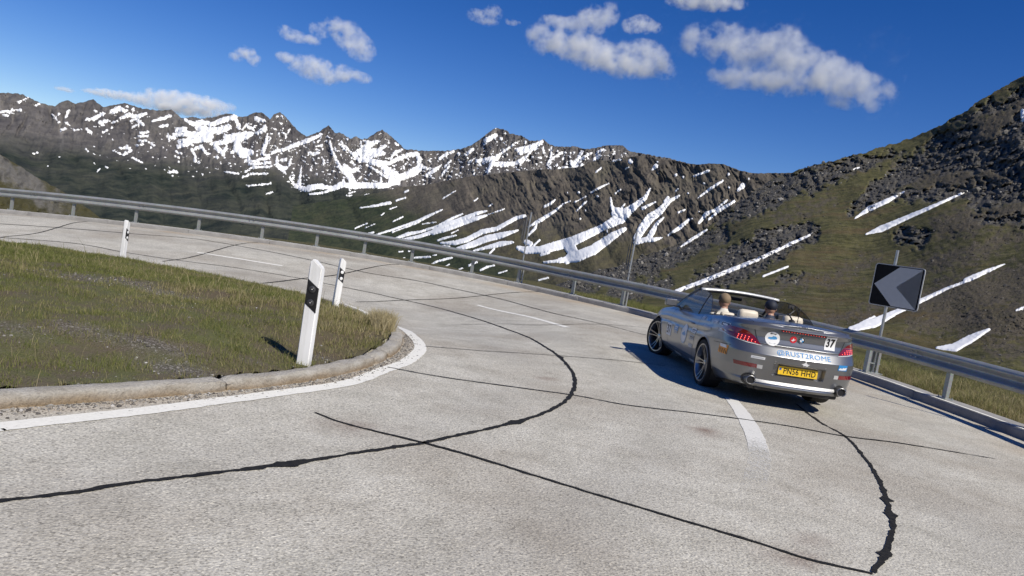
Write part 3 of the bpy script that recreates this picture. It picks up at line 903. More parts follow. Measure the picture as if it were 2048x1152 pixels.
soil_strokes = [
[(28.542,0.53,1.064),(31.254,1.541,1.319),(33.76,2.482,1.434)],
[(28.265,-1.233,0.631),(31.572,-0.217,1.078),(34.149,0.309,1.26)],
[(25.638,1.374,0.455),(29.49,3.396,0.613),(32.994,5.554,0.46)],
[(22.209,0.76,0.406),(25.087,2.672,0.391)],
[(29.076,5.661,0.918),(32.922,7.127,0.859)],
[(21.883,-2.902,0.478),(27.082,0.253,0.447)],
[(16.82,-1.694,0.357),(21.242,0.587,0.342)],
[(18.488,4.465,0.278),(21.512,6.328,0.268)],
[(34.482,-1.549,0.629),(32.662,-1.634,0.649)],
[(28.068,11.092,0.787),(30.193,11.886,1.168),(32.169,12.926,1.687)],
[(25.554,8.55,0.634),(29.889,9.017,1.49),(32.786,9.61,1.701)]]


def prepC(A, E):
    wx = 0.5 * fbm(A * 0.9, E * 0.9, 4, 61)
    k = sdf(A + wx * 0.7, E + 0.35 * fbm(A * 1.1, E * 1.3, 4, 63), rock_strokes, 1.2)
    s = sdf(A + wx, E + 0.3 * fbm(A * 1.1, E * 1.3, 4, 66), soil_strokes, 1.2)
    return sm(k / 0.45 + 0.15 + 0.55 * fbm(A * 2.2, E * 3.2, 4, 23)), sm(s / 0.9 + 0.40 + 0.7 * fbm(A * 2.5, E * 3.5, 4, 24)) * 0.9


def reliefC(A, E, t, ec):
    rock, soil = prepC(A, E)
    big = fbm(A * 0.16, E * 0.20, 2, 15) * 0.07
    craggy = (ridged((A + 0.5 * E) * 1.0, (E - 0.5 * A) * 1.5, 4, 25, 0.55)) * 0.022 * rock
    blocks = np.abs(perlin(A * 4.5, E * 6.0, 36)) * 0.004 * rock + ridged(A * 6, E * 9, 3, 37) * 0.003 * rock
    turf = fbm(A * 1.7 + 0.6 * E, E * 3.0, 5, 35, 0.55) * 0.0045 + soil * np.abs(fbm(A * 6.0, E * 9.0, 3, 38)) * 0.010
    return (big + craggy + blocks + turf) * sm(t / 0.08)


A, E, P, rows, n = layer('hillside', crestC, footC, -5, 52, 0.055, 400, reliefC,
                         lambda a: 0.09 * ridged(a * 1.1, a * 0, 5, 13, 0.6) * sm((a - 4) / 10), back=(0.35, 0.5), shape=0.85)
rock, soil = prepC(A, E)
snowC_strokes = [
[(11.758,1.237,0.02),(12.497,1.958,0.102),(13.109,2.507,0.101),(13.607,2.992,0.04)],
[(12.224,-1.898,0.133),(14.017,-0.807,0.142),(15.813,0.344,0.14),(17.573,1.472,0.128),(19.268,2.719,0.106),(20.802,3.834,0.066)],
[(18.083,0.284,0.059),(19.63,1.268,0.058)],
[(23.32,5.285,0.036),(24.057,6.021,0.167),(25.173,6.794,0.141),(26.049,7.521,0.035)],
[(24.2,4.311,0.036),(25.083,4.822,0.213),(26.382,5.719,0.139),(27.844,6.71,0.102),(29.629,7.944,0.044)],
[(30.566,2.246,0.11),(31.648,3.057,0.076),(32.547,3.619,0.032)],
[(31.784,13.113,0.155),(31.899,12.656,0.155)],
[(22.645,8.597,0.048),(22.966,8.759,0.048)],
[(24.472,-2.32,0.193),(25.847,-1.587,0.309),(27.025,-0.588,0.164),(27.997,0.166,0.15),(29.689,1.535,0.078),(31.086,2.45,0.055),(32.537,3.622,0.021)],
[(29.778,-2.47,0.068),(30.792,-2.22,0.266),(31.584,-1.437,0.241),(32.458,-0.648,0.075)],
[(33.674,0.846,0.074),(34.064,1.099,0.073)],
[(24.911,-1.842,0.06),(25.768,-1.156,0.059)]]
f = sdf(A, E, snowC_strokes) + 0.020 * fbm(A * 5, E * 7, 4, 79, 0.6)
me = mesh_np('hillside', P.reshape(-1, 3), grid_faces(P.shape[0], n))
add_attr(me, 'rock', full(rock, rock[-1]))
add_attr(me, 'soil', full(soil, soil[-1]))
M = Mat('hillside_turf')
n1 = M.noise(0.06, 6, 0.6)
n2 = M.noise(0.55, 6, 0.65, dist=0.5)
n3 = M.noise(2.6, 5, 0.7)
n4 = M.noise(0.17, 6, 0.7, dist=0.8)
turf = M.ramp(M.math('ADD', M.math('MULTIPLY', n2, 0.5), M.math('MULTIPLY', n4, 0.5)), [(0.34, (0.026, 0.026, 0.012)), (0.47, (0.068, 0.066, 0.025)), (0.56, (0.112, 0.104, 0.040)), (0.68, (0.175, 0.155, 0.072))])
turf = M.mix(M.math('MULTIPLY', M.ramp(n1, [(0.52, 0.0), (0.66, 1.0)]), 0.7), turf, (0.120, 0.082, 0.042))
soilc = M.mix(n3, (0.052, 0.043, 0.031), (0.140, 0.120, 0.090))
rockc = M.ramp(M.math('ADD', M.math('MULTIPLY', n2, 0.5), M.math('MULTIPLY', n3, 0.5)), [(0.36, (0.036, 0.035, 0.036)), (0.52, (0.082, 0.078, 0.072)), (0.68, (0.165, 0.155, 0.138))])
jit = M.math('MULTIPLY', M.math('SUBTRACT', M.math('ADD', M.math('MULTIPLY', n3, 0.5), M.math('MULTIPLY', n2, 0.5)), 0.5), 3.2)
c = M.mix(M.math('ADD', M.attr('soil'), jit, True), turf, soilc)
c = M.mix(M.math('ADD', M.math('MULTIPLY', M.attr('rock'), 1.1), M.math('SUBTRACT', jit, 0.1), True), c, rockc)
M.set(color=c, rough=0.95, spec=0.15)
M.bump(M.math('ADD', M.math('MULTIPLY', n2, 0.6), M.math('MULTIPLY', n3, 0.4)), 0.9, 0.6)
MAT_C = M.m
hill = put('hillside', me, MAT_C)
tag(hill, 'steep green hillside with dark rock outcrops', kind='structure')
o = put('snow', snow_mesh('snow', P, f, 0.0013, 0.04), MAT_SNOW)
tag(o, 'narrow snow strips on the green hillside', kind='stuff')
HC = (A, E, P, rock, soil)

# ---- the grassy spur at the left edge
crestD = [(-42.296,1.896),(-38.122,0.512),(-36.085,-0.211),(-35.058,-0.249),(-34.644,-0.48),(-33.952,-0.787),(-33.377,-1.155),(-32.667,-1.441),(-31.941,-1.763),(-31.203,-2.09),(-30.441,-2.52),(-29.818,-2.915),(-29.181,-3.347),(-28.39,-3.761),(-27.436,-4.158),(-25.98,-4.696)]
crestD = [(a, e, 420.0) for a, e in crestD]
footD = [(-60, -9, 180), (-20, -9, 180)]


def reliefD(A, E, t, ec):
    return (fbm(A * 0.5, E * 0.4, 4, 3) * 0.05 + fbm(A * 2.5 - E, E * 2, 4, 4) * 0.010)


A, E, P, rows, n = layer('grassy_spur', crestD, footD, -52, -24.5, 0.06, 150, reliefD, lambda a: 0.06 * fbm(a * 2.5, a * 0, 4, 5), back=(0.3, 0.5))
down = E[-1][None] - E
rk = sm((1.1 - np.abs(down - 0.75 - 0.5 * perlin(A * 0.7, A * 0, 3))) / 0.8 + 0.6 * fbm(A * 2 + E, E * 2, 4, 9)) * sm((-30 - A) / 3) * 0.9
me = mesh_np('grassy_spur', P.reshape(-1, 3), grid_faces(P.shape[0], n))
add_attr(me, 'rock', full(rk * 0.35, rk[-1] * 0))
add_attr(me, 'soil', full(rk, rk[-1]))
M = Mat('spur_turf')
n2 = M.noise(0.12, 6, 0.65, dist=0.5)
n3 = M.noise(0.8, 5, 0.7)
c = M.mix(n2, (0.050, 0.048, 0.018), (0.105, 0.092, 0.038))
c = M.mix(M.math('ADD', M.attr('soil'), M.math('MULTIPLY', M.math('SUBTRACT', n3, 0.5), 1.5), True), c, M.mix(n3, (0.10, 0.095, 0.085), (0.26, 0.245, 0.22)))
M.set(color=c, rough=0.95, spec=0.15)
M.bump(n3, 0.8, 1.5)
o = put('grassy_spur', me, M.m)
tag(o, 'grassy spur with a grey rock band below the far range', kind='structure')


# ------------------------------------------------------------------ the hairpin: paths along its edges
OUT = catmull([(-60, 30.5), (-40, 28.6), (-26, 27.5), (-18.5, 27.0), (-16, 26.9), (-11.5, 26.8), (-7.5, 26.75), (-3.6, 26.4), (.14, 25.15), (3.28, 22.25),
               (4.02, 21.3), (5.85, 18.3), (7.05, 14.9), (7.3, 13.3), (7.47, 11.6), (7.52, 10.2), (7.45, 8), (7.0, 5), (6.0, 1.5), (4.0, -3), (0, -9), (-6, -16)], 0.25)
OUT_N = -normals2d(OUT)                       # pointing away from the road
if np.dot(OUT_N[len(OUT_N) // 2], OUT[len(OUT) // 2] - np.array([0, 8.0])) < 0:
    OUT_N = -OUT_N
OUT_S = np.r_[0, np.cumsum(np.linalg.norm(np.diff(OUT, axis=0), axis=1))]
INN = catmull([(-14, -9), (-8.4, -3.0), (-5.6, 1.0), (-4.0, 3.3), (-3.165, 4.524), (-3.073, 4.661), (-2.793, 5.038), (-2.471, 5.493), (-2.111, 6.036), (-1.749, 6.699), (-1.468, 7.478), (-1.34, 8.1), (-1.275, 8.7), (-1.27, 9.29), (-1.336, 9.944), (-1.45, 10.6),
               (-1.62, 11.4), (-1.92, 12.8), (-2.3, 14.1), (-2.95, 15.4), (-3.9, 16.5), (-5.2, 17.3), (-6.6, 17.8), (-8.4, 18.3), (-10.5, 18.65), (-13, 18.8), (-18, 19.0), (-30, 19.4), (-60, 21)], 0.12)
INN_N = normals2d(INN)                        # pointing towards the road
if np.dot(INN_N[len(INN_N) // 2], np.array([1.0, 0.3])) < 0:
    INN_N = -INN_N
INN_S = np.r_[0, np.cumsum(np.linalg.norm(np.diff(INN, axis=0), axis=1))]


def in_poly(x, y, poly):
    c = np.zeros(x.shape, bool)
    px, py = poly[:, 0], poly[:, 1]
    j = len(poly) - 1
    for i in range(len(poly)):
        if py[i] != py[j]:
            m = ((py[i] > y) != (py[j] > y)) & (x < (px[j] - px[i]) * (y - py[i]) / (py[j] - py[i]) + px[i])
            c ^= m
        j = i
    return c


# road sheet
xs = np.arange(-45, 9.01, 0.2)
ys = np.arange(-14, 30.01, 0.2)
X, Y = np.meshgrid(xs, ys)
poly = np.vstack([OUT[::4] + OUT_N[::4] * 0.25, [[-60, -16]], [[-60, 30.5]]])
F4 = grid_faces(len(ys), len(xs))
cx = X.ravel()[F4].mean(1)
cy = Y.ravel()[F4].mean(1)
F4 = F4[in_poly(cx, cy, poly)]
u, inv = np.unique(F4, return_inverse=True)
Z = gz(X, Y)
me = mesh_np('road', np.stack([X.ravel()[u], Y.ravel()[u], Z.ravel()[u]], 1), inv.reshape(-1, 4))

M = Mat('concrete_road')
big = M.noise(0.35, 5, 0.6)
mid = M.noise(2.2, 6, 0.65, dist=0.6)
fine = M.noise(55, 5, 0.75)
grit = M.voronoi(95, out=1)
chips = M.voronoi(60)
c = M.ramp(mid, [(0.30, (0.400, 0.382, 0.332)), (0.50, (0.485, 0.464, 0.408)), (0.70, (0.550, 0.530, 0.472))])
c = M.mix(M.math('MULTIPLY', M.ramp(big, [(0.45, 0.0), (0.62, 1.0)]), 0.5), c, (0.300, 0.262, 0.212))
gn = M.node('ShaderNodeSeparateColor')
M.link(grit, gn.inputs[0])
c = M.mix(0.75, c, M.ramp(gn.outputs[0], [(0.0, (0.36, 0.35, 0.34)), (0.16, (0.75, 0.74, 0.72)), (0.55, (1.0, 1.0, 1.0)), (0.9, (1.18, 1.17, 1.14)), (1.0, (1.5, 1.48, 1.42))]), 'MULTIPLY')
c = M.mix(0.6, c, M.ramp(fine, [(0.30, (0.55, 0.55, 0.55)), (0.5, (1, 1, 1)), (0.72, (1.4, 1.4, 1.38))]), 'MULTIPLY')
pit = M.ramp(M.voronoi(23), [(0.0, 0.35), (0.06, 0.5), (0.10, 1.0)])
c = M.mix(0.7, c, pit, 'MULTIPLY')
# worn darker wheel tracks lie along the bend
wt = M.attr('wear')
c = M.mix(M.math('MULTIPLY', wt, M.math('ADD', M.math('MULTIPLY', mid, 0.5), 0.15)), c, (0.200, 0.192, 0.182))
c = M.mix(M.math('MULTIPLY', M.attr('dust'), M.math('ADD', mid, 0.1)), c, (0.360, 0.272, 0.180))
rust = M.attr('rust')
c = M.mix(M.math('MULTIPLY', rust, M.math('MULTIPLY', mid, 1.5), True), c, (0.13, 0.066, 0.045))
M.set(color=c, rough=0.9, spec=0.25)
M.bump(M.math('ADD', M.math('MULTIPLY', fine, 0.5), M.math('MULTIPLY', chips, 0.7)), 0.55, 0.012)
MAT_ROAD = M.m


def dist_path(x, y, P):
    d = np.full(x.shape, 1e9)
    for k in range(0, len(P), 2):
        d = np.minimum(d, (x - P[k, 0]) ** 2 + (y - P[k, 1]) ** 2)
    return np.sqrt(d)


vx = X.ravel()[u]
vy = Y.ravel()[u]
near = (vx > -14) & (vy > -2)
do = np.full(vx.shape, 9.0)
di = np.full(vx.shape, 9.0)
do[near] = dist_path(vx[near], vy[near], OUT[::2])
di[near] = dist_path(vx[near], vy[near], INN[::2])
g = lambda d, c, w: np.exp(-((d - c) / w) ** 2)
add_attr(me, 'wear', np.clip((g(do, 1.6, .45) + g(do, 3.2, .45) + g(di, 1.5, .4) + g(di, 3.1, .4)) * (0.7 + 0.6 * fbm(vx * .5, vy * .5, 3, 2)), 0, 1) * 0.55)
add_attr(me, 'dust', np.clip(g(do, .3, .9) * (0.55 + 0.9 * fbm(vx * .8, vy * .8, 3, 5)) + 1.0 * sm((0.30 - di) / 0.22), 0, 1))
spot = np.zeros(len(vx))
for (sx, sy), w in zip([(-1.082,5.55),(2.192,7.541),(1.928,4.433),(2.267,4.737),(0.637,8.937)], (.12, .16, .12, .10, .1)):
    spot = np.maximum(spot, np.exp(-((vx - sx) ** 2 + (vy - sy) ** 2) / w ** 2))
add_attr(me, 'rust', spot)
road = put('road', me, MAT_ROAD)
tag(road, 'pale worn concrete road bending through a hairpin', kind='structure')


def ribbon(name, pts, width, mat, parent, lift, jag=0.0, seed=0, step=0.03, blobs=(), fade=0.0, fringe=0.0):
    """A flat strip laid on the road with uneven edges."""
    P = catmull(pts, step) if len(pts) > 2 else catmull([pts[0], ((pts[0][0] + pts[1][0]) / 2, (pts[0][1] + pts[1][1]) / 2), pts[1]], step)
    if jag:
        P = P + normals2d(P) * (0.8 * jag * fbm(np.arange(len(P)) * step * 1.3, np.full(len(P), seed + .5), 3, seed))[:, None]
    N = normals2d(P)
    s = np.arange(len(P)) * step
    w = np.interp(np.linspace(0, 1, len(P)), np.linspace(0, 1, len(width)), width)
    wl_ = w * .5 + jag * fbm(s * 6, s * 0 + seed, 4, seed + 3, 0.7)
    wr_ = w * .5 + jag * fbm(s * 6, s * 0 + seed + 9, 4, seed + 4, 0.7)
    for (q, amp, wid) in blobs:
        k = np.exp(-((s - q * s[-1]) / wid) ** 2)
        wl_ = wl_ + amp * k * (0.6 + 0.8 * np.abs(perlin(s * 9, s * 0, 5)))
        wr_ = wr_ + amp * 0.8 * k * (0.3 + 1.2 * np.abs(perlin(s * 11, s * 0, 8)))
    wl_ = np.maximum(wl_, 0.003)
    wr_ = np.maximum(wr_, 0.003)
    L = P + N * wl_[:, None]
    Rr = P - N * wr_[:, None]
    C = P
    V = np.stack([L, C, Rr], 1).reshape(-1, 2)
    z = gz(V[:, 0], V[:, 1]) + lift
    me = mesh_np(name, np.c_[V, z], grid_faces(len(P), 3))
    add_attr(me, 'along', np.repeat(np.linspace(0, 1, len(P)), 3))
    return put(name, me, mat, parent)


M = Mat('tar')
nt = M.noise(30, 5, 0.6)
M.set(color=M.ramp(nt, [(0.3, (0.010, 0.0098, 0.0092)), (0.7, (0.026, 0.025, 0.023))]), rough=M.ramp(nt, [(0.3, 0.65), (0.7, 0.95)]), spec=0.2)
M.bump(nt, 0.5, 0.01)
MAT_TAR = M.m
seams = [
    ([(-2.378,3.168),(-2.179,3.388),(-1.967,3.625),(-1.824,3.828),(-1.553,4.123),(-1.125,4.602),(-0.747,5.108),(-0.46,5.465),(-0.21,5.854),(0.099,6.332),(0.464,7.016),(0.754,7.832),(0.921,8.722),(0.97,9.764),(0.875,11.032),(0.695,12.194),(0.39,13.919),(-0.224,15.874),(-1.126,17.914),(-1.986,19.048),(-3.1,19.489),(-4.228,19.774),(-4.939,19.921),(-5.664,20.083),(-7.35,20.219),(-9.067,20.088),(-10.492,20.212),(-12.13,20.658),(-13.87,20.161)],
     (.045, .05, .055, .06, .06, .05, .06, .07, .06, .05, .05, .06, .07), .016, [(.062, .05, .10), (.145, .05, .12), (.30, .05, .08)]),
    ([(2.429,4.378),(2.662,4.741),(2.992,5.302),(3.159,5.672),(3.497,6.483),(3.785,7.383),(4.069,8.551),(4.034,9.187),(4.135,10.306)],
     (.045, .05, .055, .045, .04, .04, .03), .016, [(.07, .04, .06), (.24, .05, .07), (.31, .04, .05), (.86, .03, .05)]),
    ([(3.148,16.31),(2.648,16.697),(1.394,18.284),(-0.285,21.389),(-2.478,22.711),(-4.483,22.725),(-6.391,23.451),(-8.182,24.021),(-10.533,24.567),(-12.157,23.875),(-14.311,23.213),(-15.66,22.689)], (.05, .05, .06, .06, .07, .08), .012, []),
    ([(-1.355,5.774),(-1.039,5.61),(-0.46,5.465),(-0.02,5.313),(0.483,5.084),(1.137,4.816),(1.726,4.574),(2.047,4.423),(2.403,4.369)], (.02, .035, .05, .04, .038, .038, .04, .035), .010, []),
    ([(-1.183,8.024),(-0.495,8.007),(0.834,8.228),(1.448,8.194),(2.341,8.414),(3.318,8.575),(4.069,8.551),(4.788,8.7),(5.947,8.746)], (.03, .035, .035, .035, .04, .05, .02), .009, []),
    ([(-1.005,9.846),(-0.291,10.329),(0.423,10.912),(1.53,11.541),(2.621,11.911)], (.03, .03, .03), .007, []),
    ([(-3.563,17.546),(-2.581,19.555),(-0.874,21.644),(1.481,25.698)], (.05, .06, .06, .05), .012, []),
    ([(-1.099,15.62),(-0.124,16.082),(0.946,16.152),(3.491,18.272)], (.02, .04, .03, .02), .008, []),
    ([(-6.058,18.136),(-5.64,20.004),(-4.917,21.999),(-4.061,26.584)], (.08, .07, .06, .05), .016, []),
    ([(-9.141,19.547),(-8.998,21.468),(-9.264,27.081)], (.06, .06, .05), .014, []),
    ([(-13.87,20.161),(-14.053,22.567),(-16.254,29.133)], (.06, .06, .05), .014, []),
]
for i, (p, w, j, b) in enumerate(seams):
    ribbon('tar_seam', p, tuple(q * .82 for q in w), MAT_TAR, road, 0.006 + 0.001 * (i % 3), j * .75, 10 + i, 0.025, b)

# painted lines
M = Mat('road_paint')
wn_ = M.noise(38, 5, 0.7)
wb_ = M.noise(7, 5, 0.65)
wear = M.ramp(M.math('ADD', M.math('MULTIPLY', wn_, 0.5), M.math('MULTIPLY', wb_, 0.5)), [(0.36, 0.0), (0.44, 1.0)])
M.set(color=M.mix(wear, (0.42, 0.40, 0.36), M.ramp(wn_, [(0.3, (0.68, 0.665, 0.60)), (0.7, (0.82, 0.805, 0.74))])), rough=0.75)
M.bump(wn_, 0.4, 0.008)
MAT_LINE = M.m
M = Mat('worn_road_paint')
wn_ = M.noise(45, 5, 0.75)
wb_ = M.noise(6, 5, 0.65)
al_ = M.attr('along')
thr = M.math('SUBTRACT', M.math('ADD', M.math('MULTIPLY', wn_, 0.75), M.math('MULTIPLY', wb_, 0.25)), M.ramp(al_, [(0.0, 0.10), (0.50, 0.24), (0.60, 0.34), (0.66, 0.43), (0.84, 0.455), (0.94, 0.51), (1.0, 0.66)]))
M.set(color=M.ramp(wn_, [(0.3, (0.58, 0.57, 0.53)), (0.7, (0.72, 0.71, 0.67))]), rough=0.8, alpha=M.ramp(thr, [(0.48, 0.0), (0.56, 1.0)]))
M.ramp
ax = M.math('MULTIPLY', thr, 4.5, True)
M.set(alpha=ax)
MAT_WORN = M.m
ed = [(-2.924,4.2),(-2.843,4.334),(-2.6,4.716),(-2.317,5.18),(-2.08,5.617),(-1.796,6.135),(-1.36,7.006),(-1.2,7.822),(-1.061,8.478),(-1.015,9.326),(-1.099,9.999)]
ed = [(-8.0, -3.6), (-5.3, .5), (-3.75, 2.9)] + ed + [(-1.38, 11.2), (-1.65, 12.6), (-2.02, 14.0), (-2.7, 15.5), (-3.75, 16.8), (-5.1, 17.65), (-6.6, 18.15), (-8.4, 18.65), (-10.5, 19.0), (-13, 19.15), (-18, 19.35), (-30, 19.75)]
ribbon('edge_line', ed, (.16, .16, .16), MAT_LINE, road, 0.0045, .006, 3, 0.04)
ribbon('lane_dash', [(3.105,9.848),(2.923,8.586),(2.678,7.43),(2.443,6.623),(2.057,5.578)], (.17, .20, .20, .20), MAT_WORN, road, 0.0042, .006, 5, 0.03)
ribbon('lane_dash', [(1.303,15.849),(0.42,17.882),(-0.831,19.919)], (.15, .14, .10), MAT_LINE, road, 0.0042, .012, 6, 0.04)
ribbon('lane_dash', [(-9.232,21.83),(-7.945,21.746),(-6.656,21.63)], (.14, .14, .14), MAT_LINE, road, 0.0042, .012, 7, 0.04)

# ------------------------------------------------------------------ kerbs
M = Mat('kerb_stone')
n1 = M.noise(6, 6, 0.65)
n2 = M.noise(45, 5, 0.7)
sep = M.node('ShaderNodeSeparateXYZ')
gm = M.node('ShaderNodeNewGeometry')
M.link(gm.outputs['True Normal'], sep.inputs[0])
c = M.ramp(n1, [(0.3, (0.30, 0.275, 0.235)), (0.5, (0.40, 0.375, 0.33)), (0.7, (0.47, 0.45, 0.41))])
c = M.mix(M.attr('dirt'), c, M.mix(n1, (0.20, 0.145, 0.085), (0.33, 0.245, 0.155)))
c = M.mix(0.7, c, M.ramp(n2, [(0.3, (0.55, 0.54, 0.52)), (0.5, (1, 1, 1)), (0.7, (1.25, 1.24, 1.2))]), 'MULTIPLY')
M.set(color=c, rough=0.93, spec=0.2)
M.bump(M.math('ADD', M.math('MULTIPLY', n1, 0.4), M.math('MULTIPLY', n2, 0.8)), 1.0, 0.025)
MAT_KERB = M.m


def kerb_piece(name, path, N, s, s0, s1, prof, mat, parent, rough, seed, zoff=0.0, step=0.06, taper=0.015):
    """A length of kerb between two distances along its path. prof: (offset towards the road, height)."""
    n_ = max(3, int((s1 - s0) / step) + 1)
    q = np.linspace(s0, s1, n_)
    px = np.interp(q, s, path[:, 0])
    py = np.interp(q, s, path[:, 1])
    nx = np.interp(q, s, N[:, 0])
    ny = np.interp(q, s, N[:, 1])
    pr = np.array(prof, float)
    k = len(pr)
    O = np.repeat(pr[None, :, 0], n_, 0)
    Hh = np.repeat(pr[None, :, 1], n_, 0)
    qq = np.repeat(q[:, None], k, 1)
    kk = np.repeat(np.arange(k)[None], n_, 0)
    O = O + rough * fbm(qq * 7, kk * 0.9 + seed, 5, seed, 0.65)
    Hh = Hh + rough * 0.8 * fbm(qq * 4, kk * 0.7 + seed + 5, 4, seed + 2) * (pr[None, :, 1] > 0.02)
    # rounded, broken ends
    e = np.minimum(q - s0, s1 - q)
    rd = np.clip(1 - e / 0.06, 0, 1) ** 2 * taper * 1.6
    O = O - rd[:, None] * (O > 0.0)
    Hh = Hh - rd[:, None] * (Hh > 0.05)
    Xk = px[:, None] + nx[:, None] * O
    Yk = py[:, None] + ny[:, None] * O
    Zk = gz(px, py)[:, None] + Hh + zoff
    V = np.stack([Xk, Yk, Zk], -1).reshape(-1, 3)
    Fq = [tuple(f) for f in grid_faces(n_, k)]
    me = bpy.data.meshes.new(name)
    me.from_pydata([tuple(v) for v in V], [], Fq + [tuple(range(k)), tuple(reversed(range((n_ - 1) * k, n_ * k)))])
    me.polygons.foreach_set('use_smooth', [True] * len(me.polygons))
    me.set_sharp_from_angle(angle=R(50))
    add_attr(me, 'dirt', np.clip(np.clip(1.1 - Hh / 0.07, 0, 1) * 0.9 + 0.3 * fbm(qq * 2, kk * .3, 3, seed), 0, 1) * (O > -0.02))
    return put(name, me, mat, parent)


kerb = empty('kerb', (0, 0, 0))
tag(kerb, 'weathered stone kerb round the grassy inside of the bend', kind='structure')
prof_in = [(0.02, -0.06), (0.02, 0.0), (0.012, 0.035), (0.004, 0.066), (-0.006, 0.080), (-0.028, 0.088), (-0.07, 0.091), (-0.12, 0.091), (-0.15, 0.08), (-0.16, 0.0), (-0.16, -0.06)]


def s_near(path, s, p):
    return float(s[np.argmin((path[:, 0] - p[0]) ** 2 + (path[:, 1] - p[1]) ** 2)])


cuts = [s_near(INN, INN_S, p) for p in [(-9, -4), (-6.6, -1.0), (-4.6, 2.1)] + [(-3.073,4.661),(-2.111,6.036),(-1.371,8.061),(-1.286,8.6),(-1.278,9.455)]]
cuts[3] -= 0.4
tip = cuts[-1]
cuts += [tip + 0.9, tip + 2.1, tip + 3.4, tip + 4.8, tip + 6.3, tip + 7.9, tip + 9.6, tip + 11.4, tip + 13.2, tip + 15.2, tip + 17.2, tip + 20]
for i, (a, b) in enumerate(zip(cuts, cuts[1:])):
    kerb_piece('kerb_stone', INN, INN_N, INN_S, a + 0.010, b - 0.010, prof_in, MAT_KERB, kerb, 0.013 if 4 <= i <= 8 else 0.009, 40 + i, zoff=-0.002 * (i % 3))

M = Mat('concrete_kerb')
n1 = M.noise(3, 6, 0.65)
n2 = M.noise(60, 4, 0.7)
c = M.ramp(n1, [(0.3, (0.25, 0.24, 0.23)), (0.7, (0.36, 0.35, 0.335))])
c = M.mix(0.6, c, M.ramp(n2, [(0.3, (0.7, 0.7, 0.7)), (0.6, (1.05, 1.05, 1.05))]), 'MULTIPLY')
M.set(color=c, rough=0.9, spec=0.2)
M.bump(n2, 0.5, 0.01)
MAT_OKERB = M.m
okerb = empty('outer_kerb', (0, 0, 0))
tag(okerb, 'low concrete kerb carrying the guardrail along the outside', kind='structure')
prof_out = [(0.0, -0.06), (0.0, 0.10), (-0.012, 0.137), (-0.03, 0.145), (-0.40, 0.150), (-0.44, 0.14), (-0.45, -0.06)]
sa = s_near(OUT, OUT_S, (-44, 29))
sb = s_near(OUT, OUT_S, (6.0, 1.5))
nb_ = 24
for i in range(nb_):
    a = sa + (sb - sa) * i / nb_
    b = sa + (sb - sa) * (i + 1) / nb_
    kerb_piece('kerb_block', OUT, -OUT_N, OUT_S, a + 0.006, b - 0.006, prof_out, MAT_OKERB, okerb, 0.004, 80 + i, zoff=-0.002 * (i % 2), step=0.2, taper=0.01)

# pale painted edge along the top of the outer kerb
q_ = slice(int(np.argmin(np.abs(OUT_S - sa))), int(np.argmin(np.abs(OUT_S - sb))))
Pk, Nk = OUT[q_], OUT_N[q_]
wv = .055 + .02 * fbm(OUT_S[q_] * 1.5, OUT_S[q_] * 0, 4, 3)
Vk = np.stack([Pk + Nk * .022, Pk + Nk * (.022 + wv[:, None])], 1).reshape(-1, 2)
zk = np.repeat(gz(Pk[:, 0], Pk[:, 1]), 2)
zk[0::2] += .1462
zk[1::2] += .1505
put('edge_paint', mesh_np('edge_paint', np.c_[Vk, zk], grid_faces(len(Pk), 2)), MAT_LINE, okerb)

# ------------------------------------------------------------------ the slope that drops away outside the bend
k0 = s_near(OUT, OUT_S, (-58, 30.3))
offs = [0.40, 0.8, 1.6, 3.0, 5.0, 8.0, 14, 25, 45, 90, 180, 400, 900, 2000, 4000]
drop = [0.10, 0.09, 0.10, 0.08, -0.10, -0.8, -3.6, -13, -26, -55, -110, -220, -330, -380, -400]
V = []
Ps = OUT[::2]
Ns = OUT_N[::2].copy()
for _ in range(12):
    Ns[1:-1] = (Ns[:-2] + Ns[1:-1] * 2 + Ns[2:]) / 4
Ns /= np.linalg.norm(Ns, axis=1)[:, None]
for o_, d_ in zip(offs, drop):
    q = Ps + Ns * o_
    bump_ = min(o_ * 0.03, 4.0) * fbm(q[:, 0] / max(2.0, o_ * .4), q[:, 1] / max(2.0, o_ * .4), 4, 6)
    V.append(np.c_[q, gz(Ps[:, 0], Ps[:, 1]) + d_ + (bump_ if o_ > 1 else 0)])
V = np.array(V)
me = mesh_np('slope', V.reshape(-1, 3), grid_faces(len(offs), len(Ps)))
M = Mat('slope_turf')
n1 = M.noise(0.5, 6, 0.65)
n2 = M.noise(9, 5, 0.7)
c = M.mix(n1, (0.040, 0.045, 0.018), (0.090, 0.082, 0.035))
c = M.mix(M.ramp(n2, [(0.45, 0.0), (0.7, 1.0)]), c, (0.15, 0.125, 0.065))
M.set(color=c, rough=0.95, spec=0.15)
M.bump(n2, 0.6, 0.05)
slope = put('slope', me, M.m)
tag(slope, 'steep turf slope falling away beyond the guardrail', kind='structure')

# unseen ground added behind the viewpoint, so that the car has a hillside to mirror
V = []
for rr_ in (10, 25, 60, 150, 400):
    a_ = np.radians(np.linspace(150, 390, 60) + 0)
    V.append(np.c_[-3 + rr_ * np.cos(a_), -10 + rr_ * np.sin(a_) * 0.9, -0.6 + 0.22 * (rr_ - 10) * np.clip(np.sin(-a_), 0, 1) + 0.02 * rr_ * perlin(a_ * 6, a_ * 0 + rr_, 4)])
bk = put('unseen_slope', mesh_np('unseen_slope', np.array(V).reshape(-1, 3), grid_faces(5, 60)), slope.data.materials[0])
tag(bk, 'unseen turf slope added behind the viewpoint for the car to mirror', kind='structure')

# ------------------------------------------------------------------ grassy island inside the bend
ipoly = np.vstack([INN - INN_N * 0.15, [[-60, -9]]])


